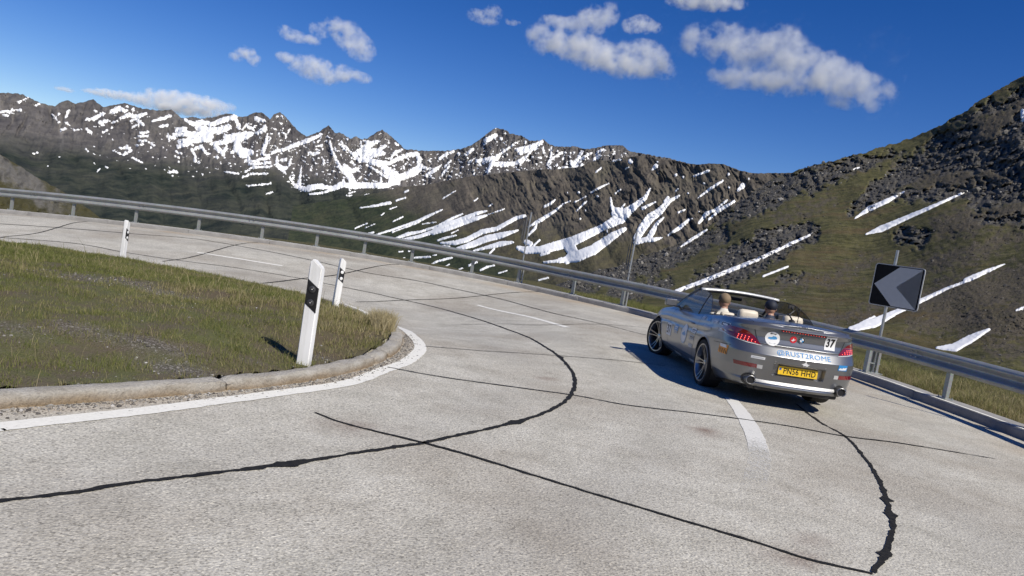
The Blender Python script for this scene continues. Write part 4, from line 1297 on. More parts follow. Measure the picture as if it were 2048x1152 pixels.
def island_z(x, y, d):
    h = 0.065 + 0.15 * sm(d / 1.8) * sm((x + 30) / 8)
    return gz(x, y) + h + 0.045 * fbm(x * 0.8, y * 0.8, 4, 31) * sm(d / 0.6)


xs = np.arange(-32, -0.95, 0.10)
ys = np.arange(-8, 20.5, 0.10)
X, Y = np.meshgrid(xs, ys)
F4 = grid_faces(len(ys), len(xs))
inside = in_poly(X.ravel(), Y.ravel(), np.vstack([INN[::2] - INN_N[::2] * 0.13, [[-60, -9]]]))
F4 = F4[inside[F4].all(1)]
u, inv = np.unique(F4, return_inverse=True)
vx, vy = X.ravel()[u], Y.ravel()[u]
D = dist_path(vx, vy, INN[::3]) - 0.13
vz = island_z(vx, vy, np.maximum(D, 0))
me = mesh_np('island_soil', np.c_[vx, vy, vz], inv.reshape(-1, 4))


def gravel_mask(x, y, d):
    n_ = fbm(x * 0.9 + 3, y * 0.9, 4, 51)
    k = np.zeros(x.shape)
    for (gx, gy, sx_, sy_, a) in ((-3.15, 6.50, .42, .15, .75), (-2.15, 6.75, .2, .12, .5), (-2.65, 6.10, .28, .12, .7), (-4.0, 5.9, .3, .2, .3), (-4.4, 9.4, 1.3, .25, .5), (-1.85, 7.6, .2, .3, .7)):
        k = np.maximum(k, a * np.exp(-((x - gx) / sx_) ** 2 - ((y - gy) / sy_) ** 2))
    return np.clip(k + 0.45 * n_ * (k > .02) + .25 * np.clip(n_ - .45, 0, 1), 0, 1)


def dry_mask(x, y, d):
    return np.clip(1.4 * np.exp(-((x + 1.8) / 1.0) ** 2 - ((y - 11.2) / 3.0) ** 2) + 0.7 * np.exp(-((x + 3.2) / 1.8) ** 2 - ((y - 10.2) / .8) ** 2)
                   + 0.5 * fbm(x * .7, y * .7 + 9, 4, 53), 0, 1)


add_attr(me, 'gravel', gravel_mask(vx, vy, D))
add_attr(me, 'dry', dry_mask(vx, vy, D))
M = Mat('island_soil')
n1 = M.noise(3.0, 6, 0.65)
n2 = M.noise(40, 5, 0.7)
vo = M.voronoi(70, out=1)
gn = M.node('ShaderNodeSeparateColor')
M.link(vo, gn.inputs[0])
soil_ = M.mix(n2, (0.080, 0.068, 0.044), (0.165, 0.140, 0.095))
soil_ = M.mix(M.ramp(n1, [(0.4, 0.0), (0.6, 0.8)]), soil_, (0.110, 0.125, 0.042))
soil_ = M.mix(M.math('MULTIPLY', M.attr('dry'), 0.8), soil_, M.mix(n2, (0.085, 0.062, 0.040), (0.17, 0.13, 0.085)))
grv = M.ramp(gn.outputs[0], [(0.0, (0.05, 0.045, 0.04)), (0.5, (0.12, 0.108, 0.095)), (0.85, (0.20, 0.185, 0.165)), (1.0, (0.34, 0.32, 0.30))])
M.set(color=M.mix(M.math('ADD', M.attr('gravel'), M.math('MULTIPLY', M.math('SUBTRACT', n2, 0.5), 0.8), True), soil_, grv), rough=0.95, spec=0.15)
M.bump(M.math('ADD', n2, M.math('MULTIPLY', M.voronoi(70), 0.7)), 0.8, 0.02)
isl = put('island_ground', me, M.m)
tag(isl, 'low earth mound inside the bend, part gravel and part turf', kind='structure')

# grass blades
def blades(name, x, y, z, h, w, lean, tint, seed):
    n_ = len(x)
    rg = np.random.default_rng(seed)
    a = rg.uniform(0, 2 * np.pi, n_)
    b = rg.uniform(0, 2 * np.pi, n_)
    le = lean * rg.uniform(.2, 1.0, n_) * h
    dx, dy = np.cos(b) * le, np.sin(b) * le
    wx, wy = np.cos(a) * w * .5, np.sin(a) * w * .5
    V = np.empty((n_, 5, 3))
    V[:, 0] = np.c_[x - wx, y - wy, z]
    V[:, 1] = np.c_[x + wx, y + wy, z]
    V[:, 2] = np.c_[x + dx * .35 + wx * .8, y + dy * .35 + wy * .8, z + h * .6]
    V[:, 3] = np.c_[x + dx * .35 - wx * .8, y + dy * .35 - wy * .8, z + h * .6]
    V[:, 4] = np.c_[x + dx, y + dy, z + h * np.sqrt(np.maximum(.15, 1 - (le / h) ** 2 * .6))]
    i0 = np.arange(n_)[:, None] * 5
    T = np.concatenate([i0 + np.array([[0, 1, 2]]), i0 + np.array([[0, 2, 3]]), i0 + np.array([[3, 2, 4]])], 1).reshape(-1, 3)
    me = mesh_np(name, V.reshape(-1, 3), T, smooth=False)
    add_attr(me, 'tint', np.repeat(tint, 5))
    return me


M = Mat('grass_blades')
t_ = M.attr('tint')
c = M.ramp(t_, [(0.0, (0.075, 0.098, 0.022)), (0.28, (0.150, 0.175, 0.042)), (0.48, (0.240, 0.245, 0.080)), (0.66, (0.31, 0.265, 0.135)), (0.85, (0.42, 0.35, 0.19)), (1.0, (0.58, 0.50, 0.30))])
M.set(color=c, rough=0.7, spec=0.25)
tr = M.node('ShaderNodeBsdfTranslucent')
M.link(c, tr.inputs[0])
ms = M.node('ShaderNodeMixShader')
ms.inputs[0].default_value = 0.38
M.link(M.b.outputs[0], ms.inputs[1])
M.link(tr.outputs[0], ms.inputs[2])
M.link(ms.outputs[0], M.out.inputs[0])
MAT_GRASS = M.m

n_ = 620000
gx = rng.uniform(-15, -1.0, n_)
gy = rng.uniform(3.0, 19.6, n_)
# thin the far part: one blade covers less there
gy_keep = rng.uniform(0, 1, n_) < np.clip(1.3 - gy / 26, .3, 1)
ok = in_poly(gx, gy, np.vstack([INN[::2] - INN_N[::2] * 0.17, [[-60, -9]]])) & gy_keep & (gx > -0.95 * gy - 2.5)
gx, gy = gx[ok], gy[ok]
gd = dist_path(gx, gy, INN[::3]) - 0.15
gr = gravel_mask(gx, gy, gd)
dr = dry_mask(gx, gy, gd)
clump = fbm(gx * 2.2, gy * 2.2, 4, 57)
keep = rng.uniform(0, 1, len(gx)) < np.clip((0.75 + 0.8 * clump) * (1 - 1.1 * gr), 0.03, 1)
gx, gy, gd, gr, dr, clump = (q[keep] for q in (gx, gy, gd, gr, dr, clump))
far_ = sm((gy - 7) / 6)
gh = (0.018 + 0.017 * rng.gamma(2.0, .5, len(gx))) * (1 + 0.7 * np.clip(clump, -.5, 1)) * (1 + .35 * far_) * (1 + .5 * dr)
tall = rng.uniform(0, 1, len(gx)) < 0.012
gh = np.where(tall, gh * 2.6, gh)
ti = np.clip(0.42 + 0.13 * rng.normal(size=len(gx)) + 0.26 * dr * (rng.uniform(0, 1, len(gx)) < .8) + 0.14 * fbm(gx * .6, gy * .6, 3, 8) + 0.30 * tall + 0.12 * gr + 0.10 * sm((.5 - gd) / .5), 0, 0.93)
me = blades('grass', gx, gy, island_z(gx, gy, gd) - 0.006, gh, 0.004 + 0.0035 * far_, 0.75, ti, 3)
o = put('grass', me, MAT_GRASS)
tag(o, 'short green and brown grass on the inside of the bend', 'grass', kind='stuff')
print('blades', len(gx))

# straw tuft hanging over the tip of the kerb
n_ = 2600
s_ = np.interp(rng.normal(0, .42, n_) + s_near(INN, INN_S, (-1.32, 11.0)), INN_S, INN_S)
ip = np.c_[np.interp(s_, INN_S, INN[:, 0]), np.interp(s_, INN_S, INN[:, 1])]
iN = np.c_[np.interp(s_, INN_S, INN_N[:, 0]), np.interp(s_, INN_S, INN_N[:, 1])]
ip = ip - iN * rng.uniform(.1, .42, n_)[:, None]
me = blades('straw_tuft', ip[:, 0], ip[:, 1], gz(ip[:, 0], ip[:, 1]) + 0.07, rng.uniform(.10, .30, n_), 0.005, 0.9, np.clip(rng.normal(.88, .10, n_), .5, 1), 4)
o = put('straw_tuft', me, MAT_GRASS)
tag(o, 'pale straw tuft at the tip of the kerb', 'grass', kind='stuff')

# dry grass behind the guardrail
m_lo, m_hi = s_near(OUT, OUT_S, (1.0, 24.5)), s_near(OUT, OUT_S, (7.3, 7.0))
n_ = 190000
s_ = rng.uniform(m_lo, m_hi, n_)
of = .47 + 7.0 * rng.uniform(0, 1, n_) ** 1.5
bx = np.interp(s_, OUT_S, OUT[:, 0]) + np.interp(s_, OUT_S, OUT_N[:, 0]) * of
by = np.interp(s_, OUT_S, OUT[:, 1]) + np.interp(s_, OUT_S, OUT_N[:, 1]) * of
bz = gz(bx, by) * 0 + np.interp(of, offs, drop) - 0.02
cl = fbm(bx * 1.6, by * 1.6, 4, 67)
keep = rng.uniform(0, 1, n_) < np.clip(.75 + .7 * cl, .1, 1) * np.where(by > 17, .5, 1)
bx, by, bz, cl, of = (q[keep] for q in (bx, by, bz, cl, of))
me = blades('dry_grass', bx, by, bz, (rng.uniform(.10, .27, len(bx)) * (1 + .6 * cl)) * np.where(of < .6, .6, 1) * np.where(by > 17, .6, 1), 0.006, 0.9,
            np.clip(rng.normal(.66, .16, len(bx)) - .12 * cl - .22 * sm((by - 14.5) / 5), .1, .95), 5)
o = put('dry_grass', me, MAT_GRASS)
tag(o, 'dry yellow grass on the verge behind the guardrail', 'grass', kind='stuff')

# loose stones on the island and in the gutter
ico = bmesh.new()
bmesh.ops.create_icosphere(ico, subdivisions=1, radius=1.0)
ICO_V = np.array([v.co[:] for v in ico.verts])
ICO_F = np.array([[v.index for v in f_.verts] for f_ in ico.faces])
ico.free()


def pebbles(name, x, y, z, size, mat, seed, flat=0.6):
    rg = np.random.default_rng(seed)
    n_ = len(x)
    V = ICO_V[None] * (1 + .35 * rg.normal(size=(n_, len(ICO_V), 1)) * .6)
    V = V * size[:, None, None] * np.stack([rg.uniform(.7, 1.4, n_), rg.uniform(.6, 1.1, n_), rg.uniform(.4, .9, n_) * flat / .6], 1)[:, None, :]
    a = rg.uniform(0, 6.28, n_)
    ca, sa_ = np.cos(a)[:, None], np.sin(a)[:, None]
    V = np.stack([V[..., 0] * ca - V[..., 1] * sa_, V[..., 0] * sa_ + V[..., 1] * ca, V[..., 2]], -1)
    V += np.stack([x, y, z + size * .15], 1)[:, None, :]
    Fp = (ICO_F[None] + (np.arange(n_) * len(ICO_V))[:, None, None]).reshape(-1, 3)
    me = mesh_np(name, V.reshape(-1, 3), Fp, smooth=False)
    add_attr(me, 'tint', np.repeat(rg.uniform(0, 1, n_), len(ICO_V)))
    return put(name, me, mat)


M = Mat('gravel')
n2 = M.noise(60, 4, 0.6)
c = M.ramp(M.attr('tint'), [(0.0, (0.07, 0.062, 0.055)), (0.5, (0.18, 0.165, 0.145)), (0.85, (0.30, 0.285, 0.26)), (1.0, (0.50, 0.48, 0.45))])
M.set(color=M.mix(0.5, c, M.ramp(n2, [(0.3, 0.6), (0.7, 1.2)]), 'MULTIPLY'), rough=0.9)
MAT_GRAVEL = M.m
n_ = 60000
gx = rng.uniform(-7, -1.2, n_)
gy = rng.uniform(4.2, 13, n_)
ok = in_poly(gx, gy, np.vstack([INN[::2] - INN_N[::2] * 0.17, [[-60, -9]]]))
gx, gy = gx[ok], gy[ok]
gd = dist_path(gx, gy, INN[::3]) - 0.15
keep = rng.uniform(0, 1, len(gx)) < gravel_mask(gx, gy, gd) * .6 + .01
gx, gy, gd = gx[keep], gy[keep], gd[keep]
o = pebbles('gravel', gx, gy, island_z(gx, gy, gd), 0.003 + 0.0045 * rng.gamma(1.5, .6, len(gx)), MAT_GRAVEL, 8)
tag(o, 'loose grey gravel in the bare patches of the mound', 'gravel', kind='stuff')
n_ = 5000
s_ = rng.uniform(s_near(INN, INN_S, (-3.6, 3.6)), s_near(INN, INN_S, (-1.3, 11)), n_)
of = np.abs(rng.normal(0, .09, n_)) + .03
px_ = np.interp(s_, INN_S, INN[:, 0]) + np.interp(s_, INN_S, INN_N[:, 0]) * of
py_ = np.interp(s_, INN_S, INN[:, 1]) + np.interp(s_, INN_S, INN_N[:, 1]) * of
o = pebbles('grit', px_, py_, gz(px_, py_), 0.003 + 0.004 * rng.gamma(1.2, .6, n_), MAT_GRAVEL, 9)
tag(o, 'sandy grit washed against the kerb', 'grit', kind='stuff')

# boulders strewn over the hillside
A, E, P, rock, soil = HC
w_ = (rock * 1.0 + soil * .45 + .07)
w_ = w_ * (A > 4) * (E > -3)
rows_, n__ = A.shape
pw = (w_ / w_.sum()).ravel()
pick = rng.choice(len(pw), 8000, p=pw)
pp = P[:rows_].reshape(-1, 3)[pick]
rad = np.hypot(pp[:, 0], pp[:, 1])
sz = rad * np.radians((rng.gamma(1.1, .026, len(pick)) + .010) * np.where(rock.ravel()[pick] > .5, 1.25, .6))
o = pebbles('boulders', pp[:, 0], pp[:, 1], pp[:, 2], np.clip(sz, .04, 2.4), None, 11, .8)
M = Mat('boulder')
n2 = M.noise(1.5, 5, 0.65)
c = M.ramp(M.attr('tint'), [(0.0, (0.05, 0.048, 0.046)), (0.6, (0.12, 0.113, 0.102)), (0.9, (0.20, 0.19, 0.17)), (1.0, (0.34, 0.325, 0.30))])
M.set(color=M.mix(0.6, c, M.ramp(n2, [(0.3, 0.5), (0.7, 1.3)]), 'MULTIPLY'), rough=0.95, spec=.15)
o.data.materials.append(M.m)
tag(o, 'dark boulders and rubble strewn over the hillside', 'boulders', kind='stuff')


# ------------------------------------------------------------------ guardrail
M = Mat('galvanised_steel')
n1 = M.noise(2.5, 6, 0.65)
n2 = M.noise(40, 4, 0.6)
sp = M.voronoi(60, out=1)
c = M.ramp(n1, [(0.3, (0.30, 0.315, 0.31)), (0.7, (0.42, 0.435, 0.43))])
c = M.mix(0.25, c, sp, 'MULTIPLY')
M.set(color=c, metal=0.40, rough=M.ramp(n2, [(0.3, 0.42), (0.7, 0.58)]))
MAT_STEEL = M.m
MAT_BOLT = paint('bolt_steel', (0.5, 0.5, 0.5), 0.35, 0.9)

PTS = [(7.25, 14.81), (7.5, 12.73), (7.7, 10.84)]
S_REF = s_near(OUT, OUT_S, PTS[1])


def on_out(s, off):
    x = np.interp(s, OUT_S, OUT[:, 0])
    y = np.interp(s, OUT_S, OUT[:, 1])
    nx = np.interp(s, OUT_S, OUT_N[:, 0])
    ny = np.interp(s, OUT_S, OUT_N[:, 1])
    return x + nx * off, y + ny * off, nx, ny, gz(x, y)


guardrail = empty('guardrail', (7.6, 12.7, 0.14))
tag(guardrail, 'galvanised steel guardrail round the outside of the bend', 'guardrail')
G0 = Vector(guardrail.location)
prof_w = [(.004, .158), (.016, .156), (.070, .122), (.080, .108), (.083, .095), (.080, .082), (.070, .070), (.018, .026), (.008, .012), (.006, 0.0),
          (.008, -.012), (.018, -.026), (.070, -.070), (.080, -.082), (.083, -.095), (.080, -.108), (.070, -.122), (.016, -.156), (.004, -.158)]
RAIL_Z = 0.145 + 0.775 - 0.158
k_min, k_max = -24, 6
SEG = 4.0
for i, k in enumerate(range(k_min, k_max, 2)):
    # a rail length spans two bays and laps over the next one
    s0 = S_REF + 2.0 * k - 1.0
    s1 = s0 + SEG + 0.30
    q = np.linspace(s0, s1, 22)
    x, y, nx, ny, z = on_out(q, 0.15)
    lap = 0.004 * (i % 2)
    V = []
    for j in range(len(q)):
        for (d, h) in prof_w:
            dd = d + lap
            V.append((x[j] - nx[j] * dd - G0.x, y[j] - ny[j] * dd - G0.y, z[j] + RAIL_Z + h * (1 + lap) - G0.z))
    m_ = len(prof_w)
    n0 = len(V)
    for j in range(len(q)):                      # the back of the sheet
        for (d, h) in prof_w:
            dd = d + lap - 0.004
            V.append((x[j] - nx[j] * dd - G0.x, y[j] - ny[j] * dd - G0.y, z[j] + RAIL_Z + h * (1 + lap) - G0.z))
    Fq = grid_faces(len(q), m_)
    Fb = Fq[:, ::-1] + n0
    edge = []
    for j in range(len(q) - 1):
        for e_ in (0, m_ - 1):
            a = j * m_ + e_
            edge.append((a, a + m_, a + m_ + n0, a + n0))
    for e_ in range(m_ - 1):
        for j in (0, len(q) - 1):
            a = j * m_ + e_
            edge.append((a, a + 1, a + 1 + n0, a + n0))
    me = mesh_np('rail', np.array(V), np.vstack([Fq, Fb, np.array(edge)]))
    me.set_sharp_from_angle(angle=R(60))
    rail = put('rail', me, MAT_STEEL, guardrail)
    # splice bolts
    xb, yb, nxb, nyb, zb = on_out(s0 + 0.15, 0.15)
    for du in (-.09, .06):
        for hh in (.045, -.045):
            bm = bmesh.new()
            xq, yq, a_, b_, zq = on_out(s0 + 0.15 + du, 0.15)
            p = Vector((xq - a_ * .058 - G0.x, yq - b_ * .058 - G0.y, zq + RAIL_Z + hh - G0.z))
            bm_tube(bm, [p, p - Vector((a_, b_, 0)) * .02], [.016, .010], 8)
            put('splice_bolt', bm_mesh('splice_bolt', bm), MAT_BOLT, rail)


def c_post(h):
    """Open channel post: web facing along the rail."""
    bm = bmesh.new()
    o_ = [(-.05, -.03), (.05, -.03), (.05, .03), (.03, .03), (.03, .024), (.044, .024), (.044, -.024), (-.044, -.024), (-.044, .024), (-.03, .024), (-.03, .03), (-.05, .03)]
    lo = [bm.verts.new((a, b, -.02)) for a, b in o_]
    hi = [bm.verts.new((a, b, h)) for a, b in o_]
    n_ = len(o_)
    for i in range(n_):
        bm.faces.new((lo[i], lo[(i + 1) % n_], hi[(i + 1) % n_], hi[i]))
    bm.faces.new(list(reversed(lo)))
    bm.faces.new(hi)
    return bm_mesh('post', bm)


POST_ME = c_post(0.72)
POST_ME.materials.append(MAT_STEEL)
bm = bmesh.new()
bm_box(bm, (0, 0, .008), (.22, .17, .016), bevel=.003)
for a in (-.085, .085):
    for b in (-.06, .06):
        bm_tube(bm, [(a, b, .014), (a, b, .045)], .011, 8)
PLATE_ME = bm_mesh('base_plate', bm)
PLATE_ME.materials.append(MAT_STEEL)
bm = bmesh.new()
bm_tube(bm, [(0, -.06, .615), (0, -.045, .615)], [.014, .018], 8)
PBOLT_ME = bm_mesh('post_bolt', bm)
PBOLT_ME.materials.append(MAT_BOLT)
POSTS = {}
meas = [(-18.494,27.581),(-15.418,26.204),(-13.485,26.56),(-11.152,25.884),(-9.181,25.933),(-7.33,26.129),(-5.523,26.674),(-3.623,26.461),(-1.667,25.469),(0.121,25.127),(1.794,23.898),(3.293,22.301)]
sL = [s_near(OUT, OUT_S, p) for p in meas]
sL = list(np.linspace(sL[0] - .0, sL[4], 5))[:4] + sL[4:]
sM = list(np.linspace(sL[-1], s_near(OUT, OUT_S, PTS[0]), 5))[1:]
post_s = [sL[0] - 2.0 * k for k in range(9, 0, -1)] + sL + sM + [S_REF, S_REF + 2.0, S_REF + 4.0, S_REF + 6.0]
for k, s_ in enumerate(post_s):
    x, y, nx, ny, z = on_out(s_, 0.20)
    base = Vector((x, y, z + 0.147))
    POSTS[k] = (base, Vector((nx, ny, 0)))
    rz = math.atan2(ny, nx) - math.pi / 2
    o = bpy.data.objects.new('post', POST_ME)
    COL.objects.link(o)
    o.parent = guardrail
    o.location = base - G0
    o.rotation_euler = (0, 0, rz)
    for nm, m_ in (('base_plate', PLATE_ME), ('post_bolt', PBOLT_ME)):
        p = bpy.data.objects.new(nm, m_)
        COL.objects.link(p)
        p.parent = o

# ------------------------------------------------------------------ snow poles clamped to guardrail posts
MAT_POLE = paint('pole_steel', (0.46, 0.47, 0.47), 0.4, 0.7)
MAT_POLE_DARK = paint('pole_dark', (0.16, 0.16, 0.16), 0.5, 0.6)


def snow_pole(at, h, spare, label, group):
    base, nrm = at
    t = Vector((-nrm.y, nrm.x, 0))
    root = empty('snow_pole', base + nrm * .07 - t * .02)
    tag(root, label, 'snow pole', group)
    bm = bmesh.new()
    bm_tube(bm, [(0, 0, 0), (0, 0, h * .6), (0.01, 0, h)], .026, 10)
    put('pole', bm_mesh('pole', bm, True, 40), MAT_POLE, root)
    bm = bmesh.new()
    for z in (.12, .5, 1.0):
        bm_box(bm, (0, 0, z), (.09, .07, .035), bevel=.006)
    put('clamp', bm_mesh('clamp', bm), MAT_POLE_DARK, root)
    for (dx, z0, z1, r_) in spare:
        bm = bmesh.new()
        p0 = t * dx
        bm_tube(bm, [(p0.x, p0.y, z0), (p0.x, p0.y, z1)], r_, 8)
        bm_tube(bm, [(0, 0, z0 + .12), (p0.x, p0.y, z0 + .12)], .008, 6)
        bm_tube(bm, [(0, 0, z1 - .15), (p0.x, p0.y, z1 - .15)], .008, 6)
        put('spare_tube', bm_mesh('spare_tube', bm, True, 40), MAT_POLE_DARK, root)
    bm = bmesh.new()                              # sleeve beside the post
    for dx in (-.09, .09):
        p0 = t * dx
        bm_tube(bm, [(p0.x, p0.y, 0), (p0.x, p0.y, .62)], .024, 8)
    put('sleeve', bm_mesh('sleeve', bm, True, 40), MAT_POLE, root)
    return root


def nearest_post(p):
    return min(POSTS.values(), key=lambda b: (b[0].x - p[0]) ** 2 + (b[0].y - p[1]) ** 2)


SP = [(0.121,25.127),(3.293,22.301),(7.673,10.842)]
snow_pole(nearest_post(SP[0]), 2.42, [(.12, 1.35, 2.25, .030), (.20, 1.45, 2.10, .022)], 'taller snow pole on the guardrail in front of the snow gullies', 'snow poles on the guardrail')
snow_pole(nearest_post(SP[1]), 2.30, [(.10, 1.10, 2.05, .018), (.18, 1.25, 1.85, .014)], 'snow pole on the guardrail just beyond the car', 'snow poles on the guardrail')
pole3 = snow_pole(nearest_post(SP[2]), 2.40, [], 'snow pole at the right edge casting a thin shadow on the road', 'snow poles on the guardrail')

# ------------------------------------------------------------------ chevron sign
M = Mat('sign_black')
n1 = M.noise(12, 5)
M.set(color=M.ramp(n1, [(0.3, (0.010, 0.010, 0.011)), (0.7, (0.016, 0.016, 0.017))]), rough=0.7, spec=0.15)
MAT_BLACK_SIGN = M.m
MAT_WHITE_SIGN = paint('sign_white', (0.56, 0.56, 0.54), 0.6, var=0.04)
sgn_pos = Vector((7.42, 14.98, 0.147))
fn = Vector((-.80, -.60, 0)).normalized()
root = empty('chevron_sign', sgn_pos)
tag(root, 'square black chevron sign with a pale arrow pointing left, on a pole', 'road sign')
bm = bmesh.new()
bm_tube(bm, [(0, 0, 0), (0, 0, 2.50)], .028, 12)
put('pole', bm_mesh('pole', bm, True, 40), MAT_POLE, root)
rt = Vector((-fn.y, fn.x, 0)) * -1             # to the viewer's right
rt = Vector((fn.y, -fn.x, 0)) if Vector((fn.y, -fn.x, 0)).dot(Vector((1, 0, 0))) > 0 else Vector((-fn.y, fn.x, 0))
BW, BH = .98, .84
cen = rt * 0.14 + fn * .05 + Vector((0, 0, 1.78))


def plate(bm, pts, d0, d1, w=BW, h=BH):
    """Flat plate from outline points given in the board's unit square (0,0 top left)."""
    f_ = [bm.verts.new(cen + rt * ((u - .5) * w) + Vector((0, 0, (.5 - v) * h)) + fn * d1) for u, v in pts]
    b_ = [bm.verts.new(cen + rt * ((u - .5) * w) + Vector((0, 0, (.5 - v) * h)) + fn * d0) for u, v in pts]
    n_ = len(pts)
    fa = bm.faces.new(f_)
    fb = bm.faces.new(list(reversed(b_)))
    for i in range(n_):
        bm.faces.new((f_[i], b_[i], b_[(i + 1) % n_], f_[(i + 1) % n_]))
    bmesh.ops.triangulate(bm, faces=[fa, fb])
    bmesh.ops.recalc_face_normals(bm, faces=bm.faces)


def round_rect(r_, ins=0.0, asp=BW / BH, n_=5):
    o_ = []
    for cx_, cy_, a0 in ((1 - ins - r_, ins + r_ * asp, -90), (1 - ins - r_, 1 - ins - r_ * asp, 0), (ins + r_, 1 - ins - r_ * asp, 90), (ins + r_, ins + r_ * asp, 180)):
        for k in range(n_ + 1):
            a = R(a0 + 90 * k / n_)
            o_.append((cx_ + r_ * math.cos(a), cy_ + r_ * asp * math.sin(a)))
    return o_


bm = bmesh.new()
plate(bm, round_rect(.055), -.012, .002)
put('board', bm_mesh('board', bm), MAT_WHITE_SIGN, root)
bm = bmesh.new()
plate(bm, round_rect(.045, .018), .0025, .005)
put('black_field', bm_mesh('black_field', bm), MAT_BLACK_SIGN, root)
bm = bmesh.new()
plate(bm, [(.045, .50), (.50, .035), (.955, .035), (.50, .51), (.955, .965), (.47, .965)], .0055, .008)
put('arrow', bm_mesh('arrow', bm), MAT_WHITE_SIGN, root)
bm = bmesh.new()
for z in (1.50, 2.02):
    bm_box(bm, (0, 0, z), (.085, .085, .04), bevel=.005)
put('clamp', bm_mesh('clamp', bm), MAT_POLE, root)
bm = bmesh.new()
for dx in (-.075, .075):
    bm_box(bm, (dx * .6, -dx * .6, .30), (.05, .03, .60), bevel=.004)
bm_box(bm, (0, 0, .012), (.30, .22, .024), bevel=.003)
bm_box(bm, (0, 0, .20), (.20, .05, .02), bevel=.003)
put('foot_bracket', bm_mesh('foot_bracket', bm), MAT_STEEL, root)

# ------------------------------------------------------------------ white delineator posts
M = Mat('delineator_white')
n1 = M.noise(9, 6, 0.7)
n2 = M.noise(2.5, 5, 0.6, stretch=(6, 6, 0.6))
c = M.ramp(n2, [(0.35, (0.70, 0.70, 0.68)), (0.6, (0.84, 0.84, 0.83))])
c = M.mix(M.ramp(n1, [(0.60, 0.0), (0.75, 0.5)]), c, (0.45, 0.42, 0.36))
M.set(color=c, rough=0.4)
MAT_DEL = M.m
MAT_DBLACK = paint('delineator_black', (0.013, 0.013, 0.014), 0.45)
M = Mat('reflector_dark')
M.set(color=M.ramp(M.voronoi(300), [(0.0, (0.10, 0.10, 0.11)), (0.6, (0.02, 0.02, 0.022))]), rough=0.4)
MAT_RDARK = M.m
MAT_RWHITE = paint('reflector_white', (0.85, 0.85, 0.83), 0.2, coat=1.0)
MAT_RRING = paint('reflector_ring', (0.05, 0.05, 0.052), 0.3)


def delineator(loc, rz, h, label, lean=0.0, front=MAT_RDARK, back=MAT_RWHITE, w=.125, t=.09):
    root = empty('delineator_post', loc, (0, lean, rz))
    tag(root, label, 'delineator post', 'white delineator posts inside the bend')

    def prism(name, pts, d, mat, bev):
        bm = bmesh.new()
        f_ = [bm.verts.new((u, -d, v)) for u, v in pts]
        b_ = [bm.verts.new((u, d, v)) for u, v in pts]
        n_ = len(pts)
        bm.faces.new(f_)
        bm.faces.new(list(reversed(b_)))
        for i in range(n_):
            bm.faces.new((f_[i], b_[i], b_[(i + 1) % n_], f_[(i + 1) % n_]))
        bmesh.ops.recalc_face_normals(bm, faces=bm.faces)
        if bev:
            bmesh.ops.bevel(bm, geom=list(bm.edges), offset=bev, segments=2, affect='EDGES')
        return put(name, bm_mesh(name, bm, True, 35), mat, root)
    a = w / 2
    prism('body', [(-a, -.08), (a, -.08), (a, h - .085), (a - .004, h - .07), (-a * .25, h - .012), (-a * .5, h), (-a * .8, h - .006), (-a, h - .035)], t / 2, MAT_DEL, .009)
    e = .003
    a2 = a - .004
    band = prism('black_band', [(-a2, h - .43), (a2, h - .51), (a2, h - .27), (-a2, h - .19)], t / 2 + e, MAT_DBLACK, .002)
    for sgn_, mt in ((-1, front), (1, back)):
        for z in (h - .285, h - .415):
            bm = bmesh.new()
            y0 = sgn_ * (t / 2 + e)
            bm_tube(bm, [(0, y0 - sgn_ * .004, z), (0, y0 + sgn_ * .007, z), (0, y0 + sgn_ * .009, z)], [.033, .033, .029], 20)
            ring = put('reflector_ring', bm_mesh('reflector_ring', bm, True, 40), MAT_RRING if mt is MAT_RDARK else mt, band)
            bm = bmesh.new()
            bm_tube(bm, [(0, y0 + sgn_ * .008, z), (0, y0 + sgn_ * .0115, z)], [.022, .018], 18)
            put('reflector', bm_mesh('reflector', bm, True, 40), mt, band)
            if mt is MAT_RDARK:
                bm = bmesh.new()
                bm_tube(bm, [(0, y0 + sgn_ * .011, z), (0, y0 + sgn_ * .0135, z)], [.005, .004], 10)
                put('reflector_stud', bm_mesh('reflector_stud', bm), MAT_RWHITE, band)
    return root


DP = [(-1.86,7.153),(-3.48,15.147),(-9.238,17.708)]
delineator((DP[0][0], DP[0][1], gz1(*DP[0]) + .09), R(-6), 1.0, 'nearest white delineator post with two dark reflectors on its black band', R(-.5))
delineator((DP[1][0], DP[1][1], gz1(*DP[1]) + .07), R(40), 1.05, 'middle white delineator post with two white reflectors facing the bend', R(1.0), front=MAT_RWHITE, back=MAT_RDARK)
delineator((DP[2][0], DP[2][1], gz1(*DP[2]) + .10), R(86), .97, 'far white delineator post at the left of the grassy mound', R(.5), front=MAT_RWHITE, back=MAT_RDARK)


# ------------------------------------------------------------------ the grey convertible
M = Mat('car_paint')
fl = M.voronoi(900, out=1)
nz = M.noise(1.2, 4, 0.5)
c = M.mix(0.25, M.ramp(nz, [(0.3, (0.225, 0.230, 0.238)), (0.7, (0.275, 0.280, 0.288))]), fl, 'MULTIPLY')
M.set(color=c, metal=0.80, rough=0.34, coat=0.7, coat_rough=0.12)
MAT_CAR = M.m
MAT_SEAMC = paint('panel_gap', (0.012, 0.012, 0.013), 0.7)
MAT_TRIM = paint('black_trim', (0.018, 0.018, 0.019), 0.45)
MAT_INT = paint('dark_cabin', (0.030, 0.029, 0.030), 0.7)
MAT_CREAM = paint('cream_leather', (0.62, 0.55, 0.44), 0.5, var=0.08, scale=9)
MAT_CHROME = paint('bright_metal', (0.45, 0.45, 0.45), 0.32, 0.9, var=0.04)
MAT_SATIN = paint('satin_metal', (0.33, 0.33, 0.33), 0.5, 0.8, var=0.06)
